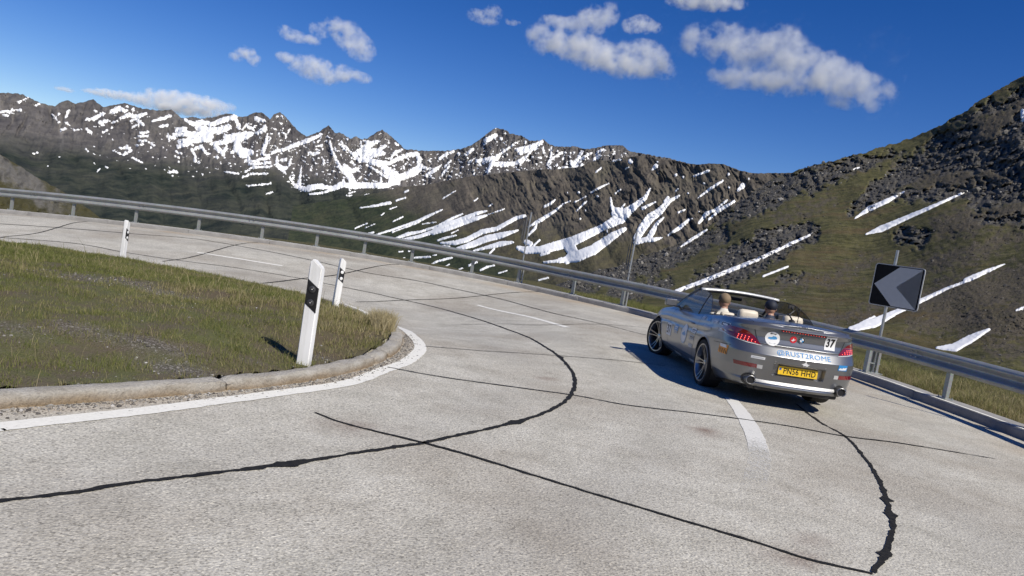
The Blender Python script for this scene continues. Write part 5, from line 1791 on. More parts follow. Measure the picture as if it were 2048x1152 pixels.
MAT_RIM = paint('rim_metal', (0.40, 0.39, 0.38), 0.28, 0.9)
MAT_TYRE = paint('tyre_rubber', (0.014, 0.014, 0.015), 0.85)
M = Mat('tinted_glass')
M.set(color=(0.010, 0.013, 0.013), rough=0.02, alpha=0.62, spec=0.6)
MAT_GLASS = M.m
M = Mat('clear_glass')
M.set(color=(0.015, 0.02, 0.02), rough=0.02, alpha=0.30, spec=0.6)
MAT_GLASS2 = M.m
M = Mat('red_lens')
vr = M.voronoi(220)
M.set(color=M.ramp(vr, [(0.0, (0.30, 0.008, 0.010)), (0.6, (0.14, 0.004, 0.006))]), rough=0.10, coat=1.0)
MAT_RED = M.m
M = Mat('lit_diode')
M.set(color=(0.8, 0.05, 0.03), rough=0.2, emit=(1.0, 0.13, 0.10), emit_s=2.6)
MAT_LED = M.m
MAT_CLEARLENS = paint('clear_lens', (0.50, 0.50, 0.49), 0.12, coat=1.0)
MAT_WHITE = paint('sticker_white', (0.80, 0.80, 0.79), 0.35, var=0.03)
MAT_INK = paint('ink_black', (0.012, 0.012, 0.014), 0.4)
MAT_BLUE = paint('sticker_blue', (0.08, 0.30, 0.58), 0.35)
MAT_PALEBLUE = paint('sticker_pale_blue', (0.04, 0.24, 0.55), 0.6, var=0.05, spec=0.2)
MAT_DBLUE = paint('sticker_dark_blue', (0.03, 0.10, 0.38), 0.35)
MAT_REDSTK = paint('sticker_red', (0.55, 0.02, 0.03), 0.35)
MAT_YELLOW = paint('plate_yellow', (0.85, 0.55, 0.03), 0.35, var=0.04)
MAT_ORANGE = paint('sticker_orange', (0.70, 0.27, 0.03), 0.4)
MAT_GREYSTK = paint('sticker_grey', (0.42, 0.44, 0.47), 0.4)

car = empty('convertible_car', (3.745, 10.665, 0.0))
YAW, ROLL, PITCH = 0.0559, -0.020, -0.0023
car.rotation_euler = (PITCH, ROLL, YAW)
tag(car, 'grey convertible rally car covered in sponsor stickers, roof down', 'car')

ZB = 0.19
_zt = ([-1.2, -1.1, -.8, -.3, 0, .6, 1.2, 2.3, 2.8, 3.2, 3.5, 3.7], [1.065, 1.07, 1.08, 1.06, 1.03, .985, .96, .93, .865, .80, .715, .62])
_yr = ([.19, .24, .285, .30, .335, .36, .40, .50, .60, .66, .684, .692, .74, .795, .81, .825, .84, .90, .98, 1.015, 1.030, 1.038, 1.07],
       [-1.00, -1.07, -1.125, -1.135, -1.125, -1.105, -1.110, -1.134, -1.150, -1.160, -1.166, -1.166, -1.128, -1.085, -1.066, -1.058, -1.057, -1.043, -1.052, -1.082, -1.100, -1.102, -1.060])
_w0 = ([.19, .26, .35, .50, .65, .75, .83, .90, .97, 1.02, 1.07], [.78, .845, .885, .908, .910, .905, .892, .880, .862, .84, .80])
_sh = ([-1.2, -.8, -.4, 0, 1.4, 2.3, 2.8, 3.2, 3.7], [.95, .965, .99, 1.0, .985, .99, 1.0, .985, .90])
_yf = ([.19, .35, .55, .7, .9, 1.07], [3.50, 3.64, 3.66, 3.58, 3.40, 3.3])


def zt(y):
    return np.interp(y, *_zt)


def side_x(y, z, zn):
    return np.interp(zn, *_w0) * np.interp(y, *_sh)


NT, NR, NS, NF = 104, 52, 120, 26
tt = np.linspace(0, 1, NT)
rowsV = []
for t in tt:
    zr = ZB + (1.07 - ZB) * t                   # nominal level
    yr = np.interp(zr, *_yr)
    yf = np.interp(zr, *_yf)
    ycr, ycf = -.52, 2.95
    nr, nf = 3.1, 2.5
    ph = np.linspace(0, np.pi / 2, NR, endpoint=False)
    ph = ph ** 1.0
    sx = np.sin(ph) ** (2 / nr)
    sy = np.cos(ph) ** (2 / nr)
    y1 = ycr - (ycr - yr) * sy
    y2 = np.linspace(ycr, ycf, NS, endpoint=False)
    ph2 = np.linspace(0, np.pi / 2, NF)
    y3 = ycf + (yf - ycf) * np.sin(ph2) ** (2 / nf)
    s3 = np.cos(ph2) ** (2 / nf)
    y = np.r_[y1, y2, y3]
    k = np.r_[sx, np.ones(NS), s3]
    z = ZB + (zt(y) - ZB) * t
    # the sill line rises a little between the wheels and at the tail
    x = side_x(y, z, zr) * k
    flare = 0.014 * (np.exp(-((y - 0) / .42) ** 2) + np.exp(-((y - 2.78) / .42) ** 2)) * np.exp(-((zr - .62) / .25) ** 2)
    x = x + flare * (k > .5)
    # shoulder crease along the flank
    x = x + 0.010 * np.exp(-((zr - .875) / .025) ** 2) * sm((y + .4) / .5) * sm((3.0 - y) / .6) - 0.012 * np.exp(-((zr - .80) / .05) ** 2) * sm((y + .2) / .5) * sm((3.0 - y) / .6)
    rowsV.append(np.stack([x, y, z], 1))
W = np.array(rowsV)                              # NT x NC x 3 right half
# the number plate sits in a recess of the bumper
W[..., 1] += 0.052 * sm((.345 - np.abs(W[..., 0])) / .02) * sm((W[..., 2] - .440) / .014) * sm((.602 - W[..., 2]) / .014) * (W[..., 1] < -.9)
NC = W.shape[1]

# deck: bonnet, cowl and boot, rows across the top contour
ND = 26
vv = np.linspace(0, 1, ND)
top = W[-1]
yy = top[:, 1]
crown = np.interp(yy, [-1.1, -1.0, -.7, -.2, .2, 2.0, 2.4, 3.0, 3.5, 3.6], [.008, .022, .045, .052, .045, .03, .045, .055, .035, 0.01])
lip = np.interp(yy, [-1.1, -1.06, -1.0, -.9, -.7], [0.012, .018, .014, 0.0, 0.0])
D = np.empty((ND, NC, 3))
for i, v in enumerate(vv):
    xx = top[:, 0] * (1 - v)
    rel = 1 - (1 - v) ** 2.6
    D[i, :, 0] = xx
    D[i, :, 1] = yy
    D[i, :, 2] = top[:, 2] + crown * rel + lip * sm(v / .12)


def car_shell():
    bm = bmesh.new()
    for sgn_ in (1, -1):
        grid = np.concatenate([W, D[1:]], 0)
        nr_ = grid.shape[0]
        vs = [[None] * NC for _ in range(nr_)]
        for i in range(nr_):
            for j in range(NC):
                p = grid[i, j]
                vs[i][j] = bm.verts.new((sgn_ * p[0], p[1], p[2]))
        for i in range(nr_ - 1):
            for j in range(NC - 1):
                q = (vs[i][j], vs[i][j + 1], vs[i + 1][j + 1], vs[i + 1][j])
                bm.faces.new(q if sgn_ > 0 else q[::-1])
    bmesh.ops.remove_doubles(bm, verts=bm.verts, dist=0.0006)
    return bm


RA = 0.378
AXLES = ((0.0, .335), (2.78, .335))
bm = car_shell()
# cabin opening
kill = []
for f_ in bm.faces:
    c_ = f_.calc_center_median()
    if c_.z > .80 and -.10 < c_.y < 2.12 and abs(c_.x) < .70 + 0.02 * math.sin(c_.y) and f_.normal.z > 0.0 or (c_.z > .93 and -.10 < c_.y < 2.12 and abs(c_.x) < .70):
        kill.append(f_)
bmesh.ops.delete(bm, geom=kill, context='FACES')
# wheel arches: cut the flank and draw the rim of the hole onto a circle
kill = [f_ for f_ in bm.faces if f_.calc_center_median().y < -.34 and f_.calc_center_median().z < float(np.interp(f_.calc_center_median().y, [-1.2, -.75, -.34], [.272, .265, .20]))]
for (ay, az_) in AXLES:
    for f_ in bm.faces:
        if all(((v.co.y - ay) ** 2 + (v.co.z - az_) ** 2) < RA ** 2 and abs(v.co.x) > .55 for v in f_.verts):
            kill.append(f_)
bmesh.ops.delete(bm, geom=list(set(kill)), context='FACES')
for (ay, az_) in AXLES:
    for v in bm.verts:
        if abs(v.co.x) > .55:
            dy, dz = v.co.y - ay, v.co.z - az_
            d = math.hypot(dy, dz)
            if d < RA and d > 1e-4:
                v.co.y = ay + dy / d * RA
                v.co.z = az_ + dz / d * RA
loose = [v for v in bm.verts if not v.link_faces]
bmesh.ops.delete(bm, geom=loose, context='VERTS')
bmesh.ops.recalc_face_normals(bm, faces=bm.faces)
body_me = bm_mesh('body', bm, True, 42)
body = put('body', body_me, MAT_CAR, car)
bmf = bmesh.new()
bmf.from_mesh(body_me)
BODY = BVHTree.FromBMesh(bmf)
bmf.free()
full_bm = car_shell()
SHELL = BVHTree.FromBMesh(full_bm)
full_bm.free()


def hit(o_, d_, tree=None):
    h = (tree or SHELL).ray_cast(Vector(o_), Vector(d_).normalized())
    return h


REAR = dict(o=lambda a, b: (a, -3, b), d=(0, 1, 0), s=1)
LEFT = dict(o=lambda a, b: (-3, a, b), d=(1, 0, 0), s=-1)      # a = distance along the car, reads tail to nose reversed
RIGHT = dict(o=lambda a, b: (3, a, b), d=(-1, 0, 0), s=1)


def project(name, pts, faces, frame, mat, parent, off=.003, smooth=True):
    V = []
    for a, b in pts:
        h = hit(frame['o'](a, b), frame['d'])
        if h[0] is None:
            h = (Vector(frame['o'](a, b)) + Vector(frame['d']) * 2.2, -Vector(frame['d']))
        n_ = h[1]
        if n_.dot(Vector(frame['d'])) > 0:
            n_ = -n_
        V.append(h[0] + n_ * off)
    me = bpy.data.meshes.new(name)
    me.from_pydata([tuple(v) for v in V], [], faces)
    if smooth:
        me.polygons.foreach_set('use_smooth', [True] * len(me.polygons))
    return put(name, me, mat, parent)


def rect_patch(cx_, cz_, w, h, n_=8, m_=5, skew=0.0, rot=0.0):
    pts, fs = [], []
    for j in range(m_ + 1):
        for i in range(n_ + 1):
            a = (i / n_ - .5) * w + (j / m_ - .5) * skew
            b = (j / m_ - .5) * h
            pts.append((cx_ + a * math.cos(rot) - b * math.sin(rot), cz_ + a * math.sin(rot) + b * math.cos(rot)))
    for j in range(m_):
        for i in range(n_):
            q = j * (n_ + 1) + i
            fs.append((q, q + 1, q + n_ + 2, q + n_ + 1))
    return pts, fs


def disc_patch(cx_, cz_, r_, rx=1.0, n_=28, rings=3, r0=0.0, a0=0, a1=360):
    pts, fs = [], []
    full_ = a1 - a0 >= 360
    cols = n_ if full_ else n_ + 1
    rr = np.linspace(r0, r_, rings + 1)
    for q in rr:
        for k in range(cols):
            a = R(a0 + (a1 - a0) * k / n_)
            pts.append((cx_ + max(q, 1e-4) * rx * math.cos(a), cz_ + max(q, 1e-4) * math.sin(a)))
    for j in range(rings):
        for k in range(n_):
            k2 = (k + 1) % cols
            fs.append((j * cols + k, j * cols + k2, (j + 1) * cols + k2, (j + 1) * cols + k))
    return pts, fs


def poly_patch(pts):
    """Fan from the centroid of a star-shaped outline, with the edges subdivided."""
    P_ = []
    for a, b in zip(pts, pts[1:] + pts[:1]):
        for k in range(6):
            P_.append((a[0] + (b[0] - a[0]) * k / 6, a[1] + (b[1] - a[1]) * k / 6))
    cx_ = sum(p[0] for p in P_) / len(P_)
    cz_ = sum(p[1] for p in P_) / len(P_)
    n_ = len(P_)
    out = []
    fs = []
    for ring in range(4):
        k = 1 - ring / 4
        out += [(cx_ + (p[0] - cx_) * k, cz_ + (p[1] - cz_) * k) for p in P_]
    out.append((cx_, cz_))
    for ring in range(3):
        for i in range(n_):
            a = ring * n_ + i
            b = ring * n_ + (i + 1) % n_
            fs.append((a, b, b + n_, a + n_))
    for i in range(n_):
        fs.append((3 * n_ + i, 3 * n_ + (i + 1) % n_, 4 * n_))
    return out, fs


def text_patch(s, cx_, cz_, w, h=None, shear=0.0, bold=0.0, rot=0.0, flip=1, fine=0.0):
    cu = bpy.data.curves.new('lettering', 'FONT')
    cu.body = s
    cu.resolution_u = 3
    cu.offset = bold
    cu.shear = shear
    cu.space_character = 1.05
    ob = bpy.data.objects.new('lettering', cu)
    COL.objects.link(ob)
    dg = bpy.context.evaluated_depsgraph_get()
    me = bpy.data.meshes.new_from_object(ob.evaluated_get(dg))
    V = np.array([v.co[:2] for v in me.vertices])
    fs = [tuple(p.vertices) for p in me.polygons]
    bpy.data.objects.remove(ob)
    bpy.data.curves.remove(cu)
    bpy.data.meshes.remove(me)
    if fine:                                         # cut the letters finely so that they follow a curved panel
        b2 = bmesh.new()
        vs2 = [b2.verts.new((p[0], p[1], 0)) for p in V]
        for f_ in fs:
            try:
                b2.faces.new([vs2[i] for i in f_])
            except ValueError:
                pass
        for _ in range(4):
            bmesh.ops.triangulate(b2, faces=b2.faces)
            ln = [e_ for e_ in b2.edges if e_.calc_length() > fine]
            if not ln:
                break
            bmesh.ops.subdivide_edges(b2, edges=ln, cuts=1)
        bmesh.ops.triangulate(b2, faces=b2.faces)
        b2.verts.index_update()
        V = np.array([v.co[:2] for v in b2.verts])
        fs = [tuple(v.index for v in f_.verts) for f_ in b2.faces]
        b2.free()
    lo, hi_ = V.min(0), V.max(0)
    V = (V - (lo + hi_) / 2) / (hi_ - lo)
    if h is None:
        h = w * (hi_ - lo)[1] / (hi_ - lo)[0]
    V = V * np.array([w * flip, h])
    ca, sa_ = math.cos(rot), math.sin(rot)
    return [(cx_ + p[0] * ca - p[1] * sa_, cz_ + p[0] * sa_ + p[1] * ca) for p in V], fs


# underside and wheel wells
bm = bmesh.new()
bm_box(bm, (0, 1.45, .25), (1.48, 4.1, .12))
bm_box(bm, (0, -.85, .29), (1.20, .36, .14), bevel=.03)
put('underbody', bm_mesh('underbody', bm), MAT_TRIM, car)
for (ay, az_) in AXLES:
    for sgn_ in (-1, 1):
        bm = bmesh.new()
        n_ = 28
        ring = []
        for x_ in (.50, .70, .87):
            ring.append([bm.verts.new((sgn_ * x_, ay + (RA + .012) * math.cos(math.pi * 1.3 * k / n_ - .15 * math.pi), az_ + (RA + .012) * math.sin(math.pi * 1.3 * k / n_ - .15 * math.pi))) for k in range(n_ + 1)])
        for a, b in zip(ring, ring[1:]):
            for k in range(n_):
                bm.faces.new((a[k], a[k + 1], b[k + 1], b[k]))
        bm.faces.new(ring[0])
        put('wheel_well', bm_mesh('wheel_well', bm, True), MAT_TRIM, car)
        # arch lip
        bm = bmesh.new()
        pts = []
        for k in range(25):
            a = math.pi * (1.12 * k / 24 - .06)
            y_, z_ = ay + (RA - .004) * math.cos(a), az_ + (RA - .004) * math.sin(a)
            h = hit((sgn_ * 3, y_ + .0, z_), (-sgn_, 0, 0))
            x_ = abs(h[0].x) if h[0] is not None else .88
            pts.append((sgn_ * (x_ - .004), y_, z_))
        bm_tube(bm, pts, .010, 6)
        put('arch_lip', bm_mesh('arch_lip', bm, True), MAT_CAR, car)

# wheels
def revolve(bm, prof, n_=48, caps=False):
    rings = []
    for k in range(n_):
        a = 2 * math.pi * k / n_
        rings.append([bm.verts.new((x_, r_ * math.cos(a), r_ * math.sin(a))) for x_, r_ in prof])
    for k in range(n_):
        a, b = rings[k], rings[(k + 1) % n_]
        for i in range(len(prof) - 1):
            bm.faces.new((a[i], a[i + 1], b[i + 1], b[i]))


bm = bmesh.new()                                  # outer face towards +x
revolve(bm, [(-.115, .262), (-.125, .30), (-.118, .325), (-.09, .335), (.09, .335), (.118, .325), (.125, .30), (.112, .268), (.108, .262), (-.115, .262)])
TYRE_ME = bm_mesh('tyre', bm, True, 50)
bm = bmesh.new()
revolve(bm, [(.112, .272), (.118, .268), (.116, .254), (.100, .246), (.02, .236), (-.10, .236), (-.11, .26)])
RIM_ME = bm_mesh('rim', bm, True, 40)
bm = bmesh.new()
ts = []
for sgn_ in (-1, 1):                              # one spoke: two close blades joined at the hub and the rim
    pts = [(.052, .035, sgn_ * .012), (.060, .12, sgn_ * .020), (.080, .19, sgn_ * .030), (.108, .252, sgn_ * .042)]
    wd = [.016, .013, .013, .017]
    prev = None
    for (x_, r_, o_), w_ in zip(pts, wd):
        q = [bm.verts.new((x_ + .010, o_ - w_ / 2 * 1.0, r_)), bm.verts.new((x_ + .010, o_ + w_ / 2, r_)), bm.verts.new((x_ - .028, o_ + w_ * .6, r_)), bm.verts.new((x_ - .028, o_ - w_ * .6, r_))]
        if prev:
            for k in range(4):
                bm.faces.new((prev[k], prev[(k + 1) % 4], q[(k + 1) % 4], q[k]))
        else:
            bm.faces.new(q[::-1])
        prev = q
    bm.faces.new(prev)
bmesh.ops.recalc_face_normals(bm, faces=bm.faces)
SPOKE_ME = bm_mesh('spoke', bm)
bm = bmesh.new()
revolve(bm, [(.074, .0005), (.074, .022), (.066, .045), (.030, .055), (.02, .055)], 24)
HUB_ME = bm_mesh('hub', bm, True, 40)
bm = bmesh.new()
revolve(bm, [(-.005, .05), (-.005, .175), (-.03, .175), (-.03, .05)], 40)
DISC_ME = bm_mesh('brake_disc', bm, True, 40)
for me_, mt in ((TYRE_ME, MAT_TYRE), (RIM_ME, MAT_RIM), (SPOKE_ME, MAT_RIM), (HUB_ME, MAT_RIM), (DISC_ME, MAT_TRIM)):
    me_.materials.append(mt)


def wheel(x_, y_, steer, spin):
    w = bpy.data.objects.new('wheel', TYRE_ME)      # the tyre itself carries the rim
    COL.objects.link(w)
    w.parent = car
    w.location = (x_, y_, .335)
    w.rotation_euler = Euler((spin, 0, steer + (math.pi if x_ < 0 else 0)), 'XYZ')
    for nm, me_ in (('rim', RIM_ME), ('hub', HUB_ME), ('brake_disc', DISC_ME)):
        p = bpy.data.objects.new(nm, me_)
        COL.objects.link(p)
        p.parent = w
    for k in range(5):
        p = bpy.data.objects.new('spoke', SPOKE_ME)
        COL.objects.link(p)
        p.parent = w
        p.rotation_euler = (2 * math.pi * k / 5, 0, 0)


wheel(-.795, 0, 0, .3)
wheel(.795, 0, 0, .7)
wheel(-.785, 2.78, R(17), .15)
wheel(.785, 2.78, R(15), .9)

# panel gaps
def gap(name, pts, frame, w=.007, off=.0022):
    P_ = catmull(pts, .03) if len(pts) > 2 else np.array([np.array(pts[0]) + (np.array(pts[1]) - np.array(pts[0])) * k / 12 for k in range(13)])
    N_ = normals2d(P_)
    V = np.stack([P_ + N_ * w / 2, P_ - N_ * w / 2], 1).reshape(-1, 2)
    return project(name, [tuple(v) for v in V], [tuple(f_) for f_ in grid_faces(len(P_), 2)], frame, MAT_SEAMC, car, off)


TOPF = dict(o=lambda a, b: (a, b, 3), d=(0, 0, -1), s=1)
for fr in (LEFT, RIGHT):
    gap('door_gap', [(.52, .95), (.50, .80), (.50, .60), (.56, .40), (.62, .30)], fr)
    gap('door_gap', [(1.98, .93), (2.04, .75), (2.05, .50), (2.02, .30)], fr)
    gap('sill_gap', [(.60, .285), (1.3, .27), (2.03, .285)], fr)
    gap('bumper_gap', [(-.38, .70), (-.60, .715), (-.85, .73)], fr, .006)
gap('boot_gap', [(-.60, .98), (-.545, .84), (-.46, .815), (0, .815), (.46, .815), (.545, .84), (.60, .98)], REAR, .010)
gap('boot_gap', [(-.66, -.15), (-.655, -.55), (-.62, -.95)], TOPF, .008)
gap('boot_gap', [(.66, -.15), (.655, -.55), (.62, -.95)], TOPF, .008)
gap('boot_gap', [(-.66, -.16), (0, -.20), (.66, -.16)], TOPF, .009)

# tail lamps wrapping the corners
for sgn_ in (-1, 1):
    fr = dict(o=lambda a, b, g=sgn_: (g * (.40 + 2.2 * math.sin(a)), -.45 - 2.2 * math.cos(a), b), d=None, s=sgn_)
    # outline in (angle round the corner, height)
    out = [(R(11), .797), (R(15), .845), (R(20), .895), (R(27), .940), (R(36), .962), (R(50), .970), (R(66), .962), (R(80), .945), (R(86), .918), (R(80), .885), (R(66), .861), (R(48), .838), (R(28), .812)]
    pts, fs = poly_patch(out)

    def lamp(name, pts, fs, mat, off, par, g=sgn_):
        V = []
        for a, b in pts:
            d_ = Vector((-g * math.sin(a), math.cos(a), 0))
            o_ = Vector((g * .40, -.45, b)) - d_ * 2.0
            h = hit(o_, d_)
            n_ = h[1] if h[1].dot(d_) < 0 else -h[1]
            V.append(h[0] + n_ * off)
        me = bpy.data.meshes.new(name)
        me.from_pydata([tuple(v) for v in V], [], fs)
        me.polygons.foreach_set('use_smooth', [True] * len(me.polygons))
        return put(name, me, mat, par)
    lm_ = lamp('tail_lamp', pts, fs, MAT_RED, .006, car)
    pts, fs = poly_patch([(R(9), .786), (R(28), .800), (R(48), .826), (R(66), .849), (R(80), .874), (R(80), .885), (R(66), .861), (R(48), .838), (R(28), .812), (R(11), .797)])
    lamp('clear_strip', pts, fs, MAT_CLEARLENS, .005, lm_)
    for r_ in range(3):
        for k in range(6 - r_):
            a, b = R(18 + 4.6 * k + 4.2 * r_), .820 + .026 * r_ + .0036 * k
            p_, f_ = disc_patch(a, b, .0070, rx=1.3, n_=8, rings=1)
            lamp('diode', p_, f_, MAT_LED, .0085, lm_)

bl = project('brake_lamp', *rect_patch(0.0, 1.022, .60, .016, 16, 2), REAR, MAT_RED, car, .004)
for k in range(16):
    project('diode', *disc_patch(-.27 + .036 * k, 1.022, .0035, n_=8, rings=1), REAR, MAT_LED, bl, .0065)

# bumper lamps, exhausts, valance
for sgn_ in (-1, 1):
    a = sgn_ * .665
    rf = project('reflector', *rect_patch(a, .528, .25, .050, 8, 3, skew=.012 * sgn_), REAR, MAT_RED, car, .004)
    project('clear_lens', *rect_patch(sgn_ * .505, .526, .065, .050, 4, 3), REAR, MAT_CLEARLENS, rf, .004)
    bm = bmesh.new()
    pr = [(-.97, .050), (-1.105, .054), (-1.130, .057), (-1.133, .053), (-1.128, .048), (-1.10, .046), (-.99, .046)]
    rings = [[bm.verts.new((sgn_ * .60 + r_ * 1.12 * math.cos(2 * math.pi * k / 24), y_, .345 + r_ * math.sin(2 * math.pi * k / 24))) for k in range(24)] for y_, r_ in pr]
    for p_, q_ in zip(rings, rings[1:]):
        for k in range(24):
            bm.faces.new((p_[k], p_[(k + 1) % 24], q_[(k + 1) % 24], q_[k]))
    bmesh.ops.recalc_face_normals(bm, faces=bm.faces)
    ex = put('exhaust_pipe', bm_mesh('exhaust_pipe', bm, True, 45), MAT_CHROME, car)
    bm = bmesh.new()
    vs_ = [bm.verts.new((sgn_ * .60 + .052 * math.cos(2 * math.pi * k / 20), -1.112, .345 + .0455 * math.sin(2 * math.pi * k / 20))) for k in range(20)]
    bm.faces.new(vs_)
    put('bore', bm_mesh('bore', bm), MAT_INK, ex)
    project('exhaust_cutout', *disc_patch(sgn_ * .60, .345, .078, rx=1.12, r0=.054, rings=2), REAR, MAT_TRIM, car, .003)
pts, fs = rect_patch(0, .345, 1.04, .040, 24, 3)
project('valance_strip', pts, fs, REAR, MAT_SATIN, car, .012)
bm = bmesh.new()
bm_box(bm, (0, -.93, .255), (1.02, .26, .07), bevel=.025)
put('diffuser', bm_mesh('diffuser', bm, True, 40), MAT_TRIM, car)

# number plate in its recess
bm = bmesh.new()
yb = min(hit((a, -3, .52), (0, 1, 0))[0].y for a in (-.26, 0, .26)) - .012
bm_box(bm, (0, yb, .520), (.52, .012, .111), rot=None, bevel=.003)
npl = put('number_plate', bm_mesh('number_plate', bm), MAT_YELLOW, car)


def flat_text(name, s, cx_, cz_, w, h, y_, mat, par, bold=0.0, rot=0.0):
    pts, fs = text_patch(s, cx_, cz_, w, h, bold=bold, rot=rot)
    me = bpy.data.meshes.new(name)
    me.from_pydata([(a, y_, b) for a, b in pts], [], fs)
    return put(name, me, mat, par)


flat_text('lettering', 'PN56 HHD', .022, .520, .425, .076, yb - .0075, MAT_INK, npl, .012)
me = bpy.data.meshes.new('flag_mark')
me.from_pydata([(-.250, yb - .0075, .522), (-.220, yb - .0075, .522), (-.220, yb - .0075, .548), (-.250, yb - .0075, .548)], [], [(0, 1, 2, 3)])
put('flag_mark', me, MAT_DBLUE, npl)
for s_ in (-1, 1):
    project('parking_sensor', *disc_patch(s_ * .33, .625, .011), REAR, MAT_SATIN, car, .003)

# rear stickers
project('lettering', *text_patch('@RUST2ROME', .035, .738, .71, .074, bold=.0, fine=.12), REAR, MAT_PALEBLUE, car, .003)
st = project('number_sticker', *rect_patch(.385, .945, .150, .185, 6, 6), REAR, MAT_WHITE, car, .0035)
project('lettering', *text_patch('37', .385, .948, .112, .120, bold=.03), REAR, MAT_INK, st, .006)
st = project('round_sticker', *disc_patch(-.375, .900, .093), REAR, MAT_WHITE, car, .0035)
pts, fs = poly_patch([(-.435, .895), (-.425, .915), (-.385, .920), (-.370, .935), (-.335, .932), (-.318, .915), (-.318, .897), (-.35, .889), (-.40, .885)])
project('car_motif', pts, fs, REAR, MAT_BLUE, st, .0055)
for a0_, a1_ in [(58 + 13 * k, 68 + 13 * k) for k in range(5)]:
    project('printed_mark', *disc_patch(-.375, .900, .078, r0=.060, rings=1, n_=3, a0=a0_, a1=a1_), REAR, MAT_INK, st, .0055)
for a0_, a1_ in [(236 + 9 * k, 242 + 9 * k) for k in range(8)]:
    project('printed_mark', *disc_patch(-.375, .900, .074, r0=.064, rings=1, n_=2, a0=a0_, a1=a1_), REAR, MAT_GREYSTK, st, .0055)
st = project('round_sticker', *disc_patch(-.108, .925, .045), REAR, MAT_REDSTK, car, .0035)
pts, fs = poly_patch([(-.140, .915), (-.118, .925), (-.108, .948), (-.100, .928), (-.076, .930), (-.098, .915), (-.112, .902)])
project('mark', pts, fs, REAR, MAT_WHITE, st, .0055)
st = project('badge', *disc_patch(.0, .932, .043), REAR, MAT_INK, car, .006)
project('badge_ring', *disc_patch(.0, .932, .0445, r0=.0405, rings=1), REAR, MAT_CHROME, st, .0085)
for k in range(4):
    project('badge_quarter', *disc_patch(.0, .932, .027, r0=.0, rings=2, n_=8, a0=90 * k, a1=90 * k + 90), REAR, MAT_WHITE if k % 2 == 0 else MAT_BLUE, st, .0085)
for k, ch in enumerate('BMW'):
    project('lettering', *text_patch(ch, .034 * math.cos(R(135 - 45 * k)), .932 + .034 * math.sin(R(135 - 45 * k)), .013, .011, rot=R(45 - 45 * k)), REAR, MAT_CHROME, st, .0088)
st = project('small_sticker', *rect_patch(-.545, .640, .165, .034, 6, 2), REAR, MAT_WHITE, car, .0035)
project('printed_mark', *rect_patch(-.545, .640, .13, .008, 5, 1), REAR, MAT_GREYSTK, st, .005)
st = project('blue_sticker', *rect_patch(.575, .655, .140, .072, 6, 4), REAR, MAT_PALEBLUE, car, .0035)
pts, fs = poly_patch([(.515, .640), (.535, .655), (.560, .648), (.585, .662), (.610, .652), (.635, .668), (.630, .632), (.575, .628), (.520, .628)])
project('peaks', pts, fs, REAR, MAT_WHITE, st, .0055)
pts, fs = poly_patch([(.0, .640), (.025, .648), (.045, .662), (.055, .690), (.065, .660), (.085, .645), (.115, .648), (.095, .632), (.085, .615), (.055, .622), (.025, .615), (.03, .630)])
project('bird_sticker', pts, fs, REAR, MAT_WHITE, car, .0035)
# corner sticker with orange stripes
st = project('striped_sticker', *rect_patch(-.70, .650, .22, .125, 6, 5, skew=-.03), LEFT, MAT_ORANGE, car, .0035)
for k in range(4):
    project('stripe', *rect_patch(-.775 + .05 * k, .622, .016, .06, 2, 3, skew=.05), LEFT, MAT_INK, st, .0055)
project('cap_band', *rect_patch(-.70, .690, .17, .040, 6, 2, skew=.02), LEFT, MAT_WHITE, st, .0055)

# flank stickers, tail to nose
def side_label(y_, z_, w, h, mat, text=None, ink=MAT_INK, th=.5, name='sticker'):
    s_ = project(name, *rect_patch(y_, z_, w, h, 5, 3), LEFT, mat, car, .0035)
    if text:
        if text == '37':
            project('lettering', *text_patch(text, y_, z_, w * .84, h * th, bold=.02, flip=-1), LEFT, ink, s_, .0055)
        else:                                        # print too small to read
            project('printed_mark', *rect_patch(y_, z_ + h * .10, w * .74, h * .22, 5, 1), LEFT, ink, s_, .0055)
            project('printed_mark', *rect_patch(y_, z_ - h * .22, w * .60, h * .10, 5, 1), LEFT, ink, s_, .0055)
    return s_


side_label(1.975, .565, .27, .20, MAT_WHITE, '37', th=.72, name='number_sticker')
side_label(1.565, .645, .22, .10, MAT_BLUE, 'x', MAT_WHITE)
side_label(1.565, .575, .18, .05, MAT_GREYSTK)
st = project('round_sticker', *disc_patch(1.09, .605, .155), LEFT, MAT_WHITE, car, .0035)
project('ring', *disc_patch(1.09, .605, .148, r0=.138, rings=1), LEFT, MAT_BLUE, st, .0055)
pts, fs = poly_patch([(1.18, .585), (1.17, .615), (1.12, .625), (1.08, .65), (1.03, .64), (1.00, .61), (1.00, .585), (1.09, .575)])
project('car_motif', pts, fs, LEFT, MAT_BLUE, st, .0055)
side_label(.63, .715, .24, .075, MAT_WHITE, 'x', th=.6)
side_label(.65, .605, .22, .070, MAT_GREYSTK, 'x')
side_label(.66, .480, .20, .055, MAT_GREYSTK)
side_label(.40, .945, .18, .060, MAT_GREYSTK, 'x', MAT_WHITE)
side_label(.11, .950, .15, .055, MAT_BLUE)
side_label(-.20, .955, .22, .060, MAT_GREYSTK, 'x', MAT_WHITE)
st = side_label(-.56, .962, .28, .060, MAT_WHITE)
project('panel', *rect_patch(-.56, .962, .25, .044, 5, 2), LEFT, MAT_INK, st, .005)
project('printed_mark', *rect_patch(-.56, .962, .16, .022, 5, 1), LEFT, MAT_WHITE, st, .0065)
side_label(.04, .845, .34, .035, MAT_GREYSTK)
side_label(-.56, .880, .28, .055, MAT_GREYSTK, 'x', MAT_WHITE)
side_label(1.49, .240, .34, .040, MAT_GREYSTK)
side_label(.62, .262, .30, .040, MAT_GREYSTK)

